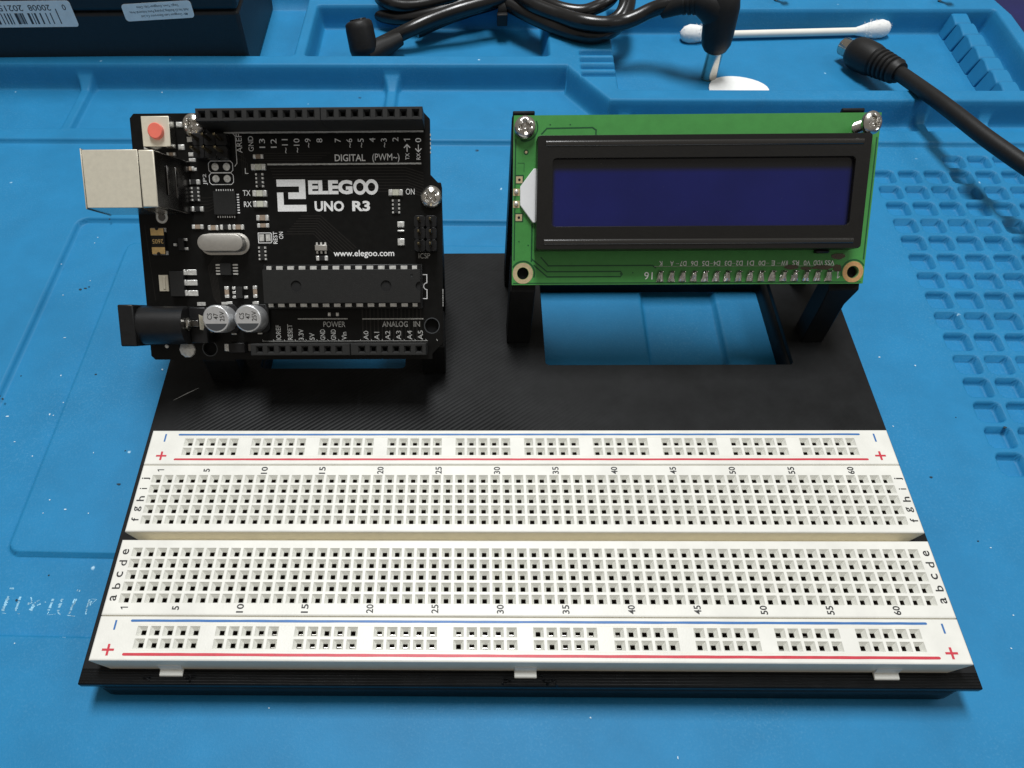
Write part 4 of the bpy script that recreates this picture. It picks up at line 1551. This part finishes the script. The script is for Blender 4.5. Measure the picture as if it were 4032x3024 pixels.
# frame of the screen
fr = [(4.95, 7.3), (76.15, 7.3), (76.15, 30.75), (4.95, 30.75)]
fr2 = rrect(4.95, 76.1, 7.35, 30.75, .6)
win = rrect(8.2, 73.1, 12.1, 26.2, .9)
bz = plate("screen_frame", fr2, [list(reversed(win))], 4.2, 5.0, M['bezel'], ld, bevel=.3)
b = MB()
for x0, x1, y0, y1 in ((4.95, 76.1, 7.35, 7.65), (4.95, 76.1, 30.45, 30.75), (4.95, 5.25, 7.7, 30.4), (75.8, 76.1, 7.7, 30.4)):
    b.box(x0, x1, y0, y1, 0.02, 4.3)
b.build("frame_wall", M['bezel'], bz, bevel=.12)
for y in (29.15, 8.9):
    b = MB()
    n = 10
    prof = [(y + .62 * math.cos(a), 4.92 + .38 * math.sin(a)) for a in np.linspace(math.pi, 0, n)]
    b.prism_x([(p, q) for p, q in prof], 6.6, 74.4)
    b.build("raised_rib", M['rib'], bz, bevel=.15, smooth=50)
b = MB().box(68.0, 71.5, 6.55, 7.4, .02, 1.4, tx=.3, ty=.1)
b.build("frame_claw", M['bezel'], bz, bevel=.3)
MB().box(6.0, 75.0, 9.0, 29.0, 3.3, 4.0).build("screen_border", M['screen_edge'], ld)
MB().box(7.6, 73.6, 11.3, 26.8, 4.02, 4.1).build("screen_glass", M['screen'], ld)
MB().box(5.3, 75.7, 7.7, 30.4, .1, 3.2).build("screen_stack", M['void'], ld)

# soldered pins and their names
names = ["K", "A", "D7", "D6", "D5", "D4", "D3", "D2", "D1", "D0", "E", "RW", "RS", "V0", "VDD", "VSS"]
rl = random.Random(11)
for k, nme in enumerate(names):
    x = 33.85 + 2.545 * k
    b = MB()
    hw0, hw1 = .85, .52
    n = 12
    # blob: wide and low at the edge, drawn up to the pin behind
    rings = []
    for (yy, hw, z) in ((.55, .85, .05), (.65, .86, .32), (1.2, .8, .55), (1.9, .68, .75), (2.5, .55, .8), (2.95, .45, .45), (3.05, .38, .05)):
        row = []
        for j in range(n + 1):
            u_ = -1 + 2 * j / n
            zz = z * math.sqrt(max(0, 1 - u_ * u_ * .96)) + rl.uniform(-.16, .16) * (1 if 0 < j < n else 0)
            row.append((x + hw * u_ + rl.uniform(-.03, .03), yy, max(.02, zz)))
        rings.append(row)
    v = [p for row in rings for p in row]
    f = [(i * (n + 1) + j, i * (n + 1) + j + 1, (i + 1) * (n + 1) + j + 1, (i + 1) * (n + 1) + j) for i in range(len(rings) - 1) for j in range(n)]
    b.add(v, f)
    j0 = b.build("solder_joint", M['joint'], ld, smooth=18)
    MB().box(x + .2, x + .62, 2.5, 2.92, .1, 1.15, tx=.08, ty=.08).build("pin_end", M['chrome'], j0, bevel=.06)
    w = {1: .75, 2: 1.5, 3: 2.2}[len(nme)]
    text("pin_name", nme, x, 4.58, w, 1.08, .03, M['silk'], ld, 180, 0.01)
mb = MB()
for k in range(15):
    if k in (1, 4, 6, 9, 10):
        x = 33.85 + 2.545 * k
        stroke(mb, [(x + .95, 4.55), (x + 1.6, 4.55)], .1, .03)
stroke(mb, [(32.5, 3.95), (74.2, 3.95)], .07, .03)
mb.build("silkscreen_outline", M['silk_dim'], ld, smooth=0)
text("pin_name", "16", 31.2, 1.9, 1.9, 1.65, .03, M['silk'], ld, 180, 0.0)
text("pin_name", "1", 74.3, 1.9, .5, 1.5, .03, M['silk_dim'], ld, 180, 0.0)
mb = MB()
for cx, cy, rx_, ry_ in ((63.5, 3.7, 1.6, .5), (66.8, 3.4, 1.2, .45), (70.5, 3.6, 2.4, .5), (73.9, 3.4, 1.0, .8), (73.8, 6.0, 1.6, .7)):
    n = 18
    poly = [(cx + rx_ * (1 + rl.uniform(-.18, .18)) * math.cos(2 * math.pi * k / n), cy + ry_ * (1 + rl.uniform(-.2, .2)) * math.sin(2 * math.pi * k / n)) for k in range(n)]
    mb.prism(poly, .02, .10)
mb.build("flux_residue", M['flux'], ld, bevel=.04)

# ------------------------------------------------------------------ screws


def screw_mesh(R_=2.35, H=2.0, shaft=6.0, cross=1.0):
    """pan head with a cross recess, threaded shaft below; head underside at z = 0"""
    mb = MB()
    nr, na = 12, 48
    v, f = [], []

    def hh(r_, a):
        d = math.sqrt(max(0.0, 1 - (r_ / R_) ** 2 * .93))
        z = .55 + (H - .55) * d
        x, y = abs(r_ * math.cos(a)), abs(r_ * math.sin(a))
        lo, hi = min(x, y), max(x, y)
        if hi < 1.45 * cross and lo < .34 + .12 * (1.45 - hi):
            e = min(1, (1.45 - hi) / .5)
            z -= .9 * e + .1
        elif hi < 1.55 * cross and lo < .5:
            z -= .12
        return z
    v.append((0, 0, hh(0, 0) - .15))
    for i in range(1, nr + 1):
        r_ = R_ * (i / nr) ** .8
        for k in range(na):
            a = 2 * math.pi * (k + .5) / na
            v.append((r_ * math.cos(a), r_ * math.sin(a), hh(r_, a)))
    for k in range(na):
        f.append((0, 1 + k, 1 + (k + 1) % na))
    for i in range(nr - 1):
        for k in range(na):
            a, b_ = 1 + i * na + k, 1 + i * na + (k + 1) % na
            f.append((a, a + na, b_ + na, b_))
    mb.add(v, f)
    mb.lathe([(R_ * .9, 0.0), (R_ * .98, .12), (R_, .45), (R_, .75)], na, (0, 0, 0))
    head = mb
    th = MB()
    prof = []
    z = -shaft
    while z < 0:
        prof += [(1.0, z), (1.3, z + .25)]
        z += .5
    prof.append((1.2, 0.05))
    th.lathe(prof, 20, (0, 0, 0))
    return head, th


_h, _t = screw_mesh()


def screw(label, local, org, ang, lift=0.3, tilt=(0, 0, 0), spin=0.0):
    R3 = Matrix.Rotation(ang, 3, 'X')
    p = org + R3 @ Vector((local[0], local[1], lift))
    rot = (R3 @ Matrix.Rotation(tilt[0], 3, 'X') @ Matrix.Rotation(tilt[1], 3, 'Y') @ Matrix.Rotation(spin, 3, 'Z')).to_euler()
    s_ = thing("screw", label, "screw", p, rot, "cross-head screws holding the two boards")
    _h.build("screw_head", M['nickel'], s_, smooth=28)
    _t.build("threaded_shaft", M['nickel'], s_, smooth=30)
    return s_


screw("shiny cross-head screw beside the long socket, near the red reset button", (14.5, 50.55), UO, UA, .9, (0.05, -.08, 0), .3)
screw("shiny cross-head screw at the right edge of the black circuit board", (66.2, 35.56), UO, UA, .2, (0, .03, 0), .75)
screw("cross-head screw at the corner of the green board above the white diffuser", (2.4, 33.3), LO, LA, .6, (0.04, 0, 0), .15)
screw("raised cross-head screw standing askew on the green board, nearest the plug cable", (76.0, 33.0), LO, LA, 3.2, (0.0, .28, 0), .5)

# ------------------------------------------------------------------ power adapter in the left tray
ad = thing("power_adapter", "black power adapter brick with two white labels in the left back tray", "power adapter", (-148, 209, -12))
w2, dpt = 59.2, 56
b = MB().box(-w2, w2, 0, dpt, 0.0, 22.4)
b.build("lower_case", M['adapter'], ad, bevel=1.2, seg=3)
b = MB().box(-w2, w2, 0.0, dpt, 22.75, 44)
b.build("upper_case", M['adapter'], ad, bevel=1.2, seg=3)
MB().box(-w2 + 1.2, w2 - 1.2, 1.2, dpt - 1.2, 20, 26).build("case_core", M['void'], ad)


def face_plate(poly, y, th, m, name, parent):
    b = MB()
    b.prism_y(poly, y - th, y)
    return b.build(name, m, parent)


# label coordinates: x relative to the adapter, z above the floor of the tray
lab = face_plate(rrect(-47, 3.35, 18.1, 26.4, 1.0), -.02, .12, M['label'], "barcode_label", ad)
la2 = face_plate([(x + (z - 23) * 0.0, z + (x - 32) * .045) for x, z in rrect(20.3, 44.1, 20.1, 25.5, 1.1)], -.02, .12, M['label'], "address_label", ad)


def face_text(s, cx, cz, w, h, y, m, parent, name="label_text", slope=0.0):
    v, f, d = glyphs(s, .008, 0)
    mb = MB()
    ca, sa = math.cos(math.pi + slope), math.sin(math.pi + slope)
    pts = []
    for x, y_ in v:
        X_, Z_ = x * w / d[0], y_ * h / d[1]
        pts.append((cx + X_ * ca - Z_ * sa, y, cz + X_ * sa + Z_ * ca))
    mb.add(pts, f)
    return mb.build(name, m, parent, smooth=0)


face_text("0", .8, 24.3, 1.2, 1.8, -.16, M['label_ink'], lab)
face_text("20008", -7.6, 24.25, 7.6, 1.85, -.16, M['label_ink'], lab)
face_text("20215", -17.4, 24.2, 8.2, 1.9, -.16, M['label_ink'], lab)
rl = random.Random(5)
x = -3.4
bars = []
for x_, w_, tall in ((-3.9, .35, 1), (-6.3, .35, 0), (-7.9, .35, 0), (-9.8, .5, 0), (-11.6, .6, 0), (-12.6, .3, 0), (-13.8, .8, 0), (-15.8, .35, 0), (-16.6, .4, 0),
                     (-18.2, .9, 0), (-20.1, .35, 0), (-21.0, .5, 0), (-22.1, .4, 0), (-23.3, .35, 0), (-25.0, .9, 0), (-26.6, .3, 1), (-27.4, .35, 1),
                     (-29.5, .5, 0), (-31.2, .3, 0), (-32.6, .8, 0), (-34.5, .4, 0), (-36.2, .6, 0), (-38.4, .4, 1), (-39.2, .4, 1)):
    b = MB()
    x_ += 1.6
    z1_ = 23.9 if tall else 22.6
    b.prism_y([(x_ - w_ / 2, 19.1), (x_ + w_ / 2, 19.1), (x_ + w_ / 2, z1_), (x_ - w_ / 2, z1_)], -.17, -.14)
    b.build("barcode_bar", M['label_ink'], lab)
b = MB()
b.prism_y([(-16.4, 19.2), (-14.3, 19.2), (-14.3, 22.6), (-16.4, 22.6)], -.155, -.14)
b.build("ink_smudge", M['label_grey'], lab)
sl = 0.045
face_text("Mfr: Dongguan Leen Electronics Co.,Ltd", 34.0, 21.6, 16.0, .95, -.16, M['label_ink'], la2, slope=sl)
face_text("Add: No.22 Building, Jinyuang Poma Industrial Area,", 32.6, 22.9, 20.4, 1.0, -.16, M['label_ink'], la2, slope=sl)
face_text("TangLi Town, Dongguan City, China", 32.6, 24.4, 14.5, .95, -.16, M['label_ink'], la2, slope=sl)

# ------------------------------------------------------------------ bundled cord with two angled ends
cd = thing("coiled_power_cord", "coiled glossy black power cord tied together, lying across the middle back tray", "cable", (0, 225, -12))


def cord(pts, r=1.75, name="cord_loop", m='rubber'):
    P = smooth_path([(p[0], p[1] - 225, p[2] + 12) for p in pts], 10)
    mb = MB()
    mb.tube(P, r, 16)
    return mb.build(name, M[m], cd)


CORDS = {'A': [(-46.5, 222.5, -9.0), (-41.0, 225.4, -8.0), (-32.8, 226.8, -5.0), (-24.5, 229.7, -3.0), (-15.1, 231.9, -1.0), (-5.9, 234.7, 0.0), (2.5, 237.8, 1.0), (11.1, 243.9, 2.0)], 'B': [(-30.4, 231.5, -8.0), (-20.0, 236.4, -6.0), (-10.5, 240.7, -5.0), (-0.9, 244.0, -4.0), (5.0, 249.7, -4.0)], 'C': [(-51.6, 263.5, -6.0), (-52.3, 255.6, -7.0), (-50.8, 249.9, -8.0), (-44.5, 243.9, -8.0), (-36.4, 239.4, -7.0), (-26.7, 237.6, -5.0), (-17.1, 238.8, -3.0), (-7.7, 241.1, -1.0), (-0.1, 246.8, 0.0)], 'D': [(-44.6, 254.3, -2.0), (-44.2, 246.7, -3.0), (-40.1, 241.9, -3.0), (-33.3, 239.9, -3.0), (-24.7, 239.8, -2.0), (-16.2, 240.2, 0.0), (-7.7, 244.7, 1.0)], 'E': [(-3.0, 243.0, 0.0), (3.5, 236.7, -1.0), (11.6, 228.8, -1.5), (20.3, 220.9, -1.5), (28.9, 215.4, -1.5), (35.1, 214.9, -1.5), (41.3, 219.0, -1.0), (44.7, 223.2, 1.0), (46.5, 229.7, 3.0), (47.1, 238.6, 4.0)], 'F': [(-0.1, 246.8, 0.0), (7.3, 239.2, -1.0), (15.4, 230.9, -1.7), (24.2, 224.3, -1.7), (32.1, 221.2, -1.5), (38.4, 221.8, -1.0), (42.7, 223.2, 1.0), (44.9, 227.9, 3.0), (45.5, 236.7, 4.0)], 'G': [(9.1, 240.1, 2.0), (15.3, 233.6, 1.5), (22.2, 227.2, 1.5), (29.3, 225.1, 1.5), (34.8, 227.0, 2.0), (39.5, 229.8, 3.0), (43.7, 236.8, 4.0)], 'H': [(62.3, 213.2, 10.0), (56.1, 214.7, 8.0), (51.5, 215.6, 6.0), (46.5, 214.8, 4.0), (42.3, 214.2, 3.0), (36.0, 213.1, 3.0), (28.3, 215.0, 3.0), (20.9, 221.6, 2.0), (12.3, 228.9, 2.0), (7.1, 236.4, 2.0)]}
for k_, p_ in CORDS.items():
    cord(p_, 2.5 if k_ in 'AEH' else 2.25)
# cable tie
tie = MB()
n = 28
v = []
for xx in (-1.7, 1.7):
    for rr3 in (1.0, 1.1):
        for k in range(n):
            a = 2 * math.pi * k / n
            v.append((1.5 + xx, 15.5 + 6.6 * rr3 * math.cos(a), 9.0 + 4.6 * rr3 * math.sin(a)))
f = []
for k in range(n):
    j = (k + 1) % n
    f += [(n + k, n + j, 3 * n + j, 3 * n + k), (k, 2 * n + k, 2 * n + j, j), (k, j, n + j, n + k), (2 * n + k, 3 * n + k, 3 * n + j, 2 * n + j)]
tie.add(v, f)
tie.box(-.4, 3.4, 6.6, 9.0, 5.6, 9.6)
tie.build("cable_tie", M['rubber_matt'], cd, bevel=.2)

# angled end at the left of the coil
p0, p1 = Vector((-49.9, -4.9, 11.0)), Vector((-48.9, -7.6, 5.4))
d_ = (p0 - p1).normalized()
mb = MB()
mb.tube([p0 + d_ * q for q in (2.6, 2.4, 1.7, 0)] + [p1, p1 - d_ * 1.4, p1 - d_ * 2.6, p1 - d_ * 3.2], [3.2, 4.0, 4.8, 5.0, 5.1, 4.8, 3.6, 1.2], 28)
mb.build("angled_end", M['rubber_matt'], cd, smooth=45)
mb = MB()
mb.tube([p0 + d_ * 2.5, p0 + d_ * 3.0, p0 + d_ * 3.1], [3.0, 2.9, 2.2], 24)
mb.build("end_disc", M['rubber'], cd)
mb = MB()
mb.tube([(-48.9, -8.0, 3.4), (-47.2, -8.4, 3.5), (-44.6, -6.4, 3.9), (-40.0, -3.4, 4.5), (-36, -.6, 5.2)], [3.4, 4.0, 3.7, 3.0, 2.3], 24)
mb.build("strain_relief", M['rubber_matt'], cd)

# angled plug standing on its metal barrel in the big tray
aj = Vector((74.6, 206 - 225, 0))
mb = MB()
mb.tube([aj + Vector((0.1, 0, .4)), aj + Vector((.1, .2, 10.2))], 2.75, 28)
jk = mb.build("metal_barrel", M['chrome'], cd)
mb = MB()
mb.tube([aj + Vector((0.1, 0, 0)), aj + Vector((.1, 0, .42))], [2.4, 2.75], 24)
mb.build("barrel_tip", M['brass'], cd)
mb = MB()
Q = [(-.2, .2, 9.0), (-.2, .2, 9.8), (-.3, .3, 11.6), (-.6, .5, 14.4), (-.9, 1.0, 18), (-1.0, 1.8, 22.5), (-1.3, 2.6, 26), (-2.2, 3.2, 28.5)]
mb.tube([aj + Vector(q) for q in Q], [2.6, 3.9, 4.9, 5.3, 5.5, 5.6, 5.0, 3.0], 28)
mb.build("plug_body", M['rubber_matt'], cd, smooth=45)
mb = MB()
mb.tube([aj + Vector(q) for q in ((-.5, 1.4, 20.5), (-3.5, 2.2, 22.2), (-6.0, 3.0, 23.2), (-9, 4.2, 23.4), (-11.5, 5.0, 22.6))], [5.4, 5.5, 4.9, 3.9, 3.3], 24)
for k in range(3):
    c0 = aj + Vector((-9.6 - k * 1.5, 4.3 + k * .5, 23.2 - k * .5))
    mb.tube([c0, c0 + Vector((-.8, .25, -.25))], [3.9 - k * .3, 3.9 - k * .3], 20)
mb.tube([aj + Vector(q) for q in ((-9, 4.2, 23.5), (-12, 5.2, 22.4), (-15, 6.2, 21.0), (-19, 8.5, 18.0))], [3.2, 3.1, 2.8, 2.0], 20)
mb.build("strain_relief", M['rubber_matt'], cd, smooth=45)

# ------------------------------------------------------------------ straight plug with thick cable
pl = thing("plug_cable", "straight black barrel plug with ribbed grip, its thick cable leaving to the right", "cable", (131, 205, -6))


def rel(p):
    return (p[0] - 131, p[1] - 205, p[2] + 6)


a_, b_ = Vector((125.3, 214.8, -7.2)), Vector((134.4, 193.5, -4.0))
dr = (b_ - a_).normalized()
L0 = (b_ - a_).length


def along(prof, name, m, n=28):
    """prof = (distance along axis, radius)"""
    P = [rel(a_ + dr * s_) for s_, r_ in prof]
    mb = MB()
    mb.tube(P, [r_ for s_, r_ in prof], n)
    return mb.build(name, M[m], pl, smooth=40)


along([(-3.6, 2.7), (-3.4, 2.85), (4, 2.85)], "metal_barrel", 'chrome')
along([(-3.75, 1.0), (-3.7, 2.5), (-3.55, 2.5)], "barrel_tip", 'brass')
prof = [(1.2, 3.6), (1.5, 4.2), (3, 4.9), (6, 5.1), (10.5, 5.0), (12.5, 4.6)]
s_ = 13.0
for k in range(5):
    r_ = 4.5 - .16 * k
    prof += [(s_, r_ - .55), (s_ + .5, r_ - .55), (s_ + .7, r_), (s_ + 1.5, r_)]
    s_ += 1.85
prof += [(s_ + .2, 3.4), (s_ + 1.2, 3.2), (s_ + 1.4, 2.3)]
along(prof, "ribbed_grip", 'rubber_matt')
end = a_ + dr * (s_ + .8)
path = [a_ + dr * (s_ - 2), end, Vector((137.2, 173.0, -0.5)), Vector((139.6, 160.5, 1.0)), Vector((143.2, 146.6, 2.0)), Vector((149.0, 130.4, 3.0)), Vector((156, 116, 3.5)), Vector((166, 98, 3)), Vector((180, 78, 1))]
mb = MB()
mb.tube(smooth_path([rel(p) for p in path], 12), 2.3, 20)
mb.build("thick_cable", M['rubber_matt'], pl)

# ------------------------------------------------------------------ swab, paper disc, tiny screws
sw = thing("cotton_swab", "white cotton swab lying in the big back tray behind the angled plug", "cotton swab", (107.0, 232.4, -10.2), (0, 0, 0.028))
sw.scale = (0.93, 0.97, 0.97)
MB().tube([(-37, 0, 0), (36, 0, 0)], 1.3, 18).build("stick", M['stick'], sw)


def tip(sgn, name="cotton_tip"):
    prof = [(28.5, 1.35), (30.5, 1.8), (33, 2.5), (36, 3.1), (38.5, 3.15), (40.5, 2.5), (41.6, 1.4), (41.9, .2)]
    mb = MB()
    P = [(sgn * s__, 0, .8 * max(0, (s__ - 28) / 14)) for s__, r__ in prof]
    mb.tube(P, [r__ for s__, r__ in prof], 24)
    rn = random.Random(7)
    mb.v = [(x + rn.uniform(-.06, .06), y + rn.uniform(-.09, .09), z + rn.uniform(-.09, .09)) for x, y, z in mb.v]
    return mb.build(name, M['cotton'], sw, smooth=60)


tip(1)
tip(-1)
fz = MB()
rn = random.Random(17)
for k in range(260):
    sg = rn.choice((-1, 1))
    ax = rn.uniform(31, 41.5)
    r_ = 1.6 + 1.6 * math.sin(max(0, min(1, (42 - abs(ax - 0)) / 11)) * math.pi * .8)
    a = rn.uniform(-.3, math.pi + .3)
    base = Vector((sg * ax, r_ * .9 * math.cos(a), .8 * (ax - 28) / 14 + r_ * .9 * math.sin(a)))
    d1 = Vector((rn.uniform(-1, 1), math.cos(a), math.sin(a))).normalized()
    tip_ = base + d1 * rn.uniform(.3, 1.1) + Vector((rn.uniform(-.5, .5), rn.uniform(-.2, .2), 0))
    fz.tube([base, (base + tip_) / 2 + Vector((0, 0, .12)), tip_], [.05, .04, .02], 4, caps=False)
o = fz.build("cotton_fibres", M['cotton'], sw)
o['kind'] = 'stuff'
dn = MB()
n = 30
poly = [(83 + 10.4 * math.cos(2 * math.pi * k / n) + (.9 * math.cos(4 * math.pi * k / n)), 197.6 + 8.6 * math.sin(2 * math.pi * k / n)) for k in range(n)]
dn.prism(poly, -11.95, -11.5)
o = dn.build("paper_disc", M['paper'], None, bevel=.1)
tag(o, "small round white paper disc half hidden behind the front rim of the big tray", "paper disc")
for (x, y), lb in (((103.5, 243.8), "tiny metal screw standing on the back ridge, nearer the angled plug"),
                   ((163.3, 241.8), "tiny metal screw standing on the back ridge, nearer the right corner")):
    s_ = thing("small_screw", lb, "screw", (x, y, -4.1), (.35, .5, 0), "tiny screws on the back ridge of the mat")
    mb = MB()
    prof = []
    z = 0
    while z < 5:
        prof += [(.5, z), (.8, z + .2)]
        z += .45
    mb.lathe([(.1, -.6)] + prof, 12, (0, 0, .6))
    mb.build("threaded_shaft", M['nickel'], s_)
    MB().lathe([(1.6, 5.6), (1.7, 6.0), (1.2, 6.8), (0, 7.0)], 18).build("screw_head", M['nickel'], s_)
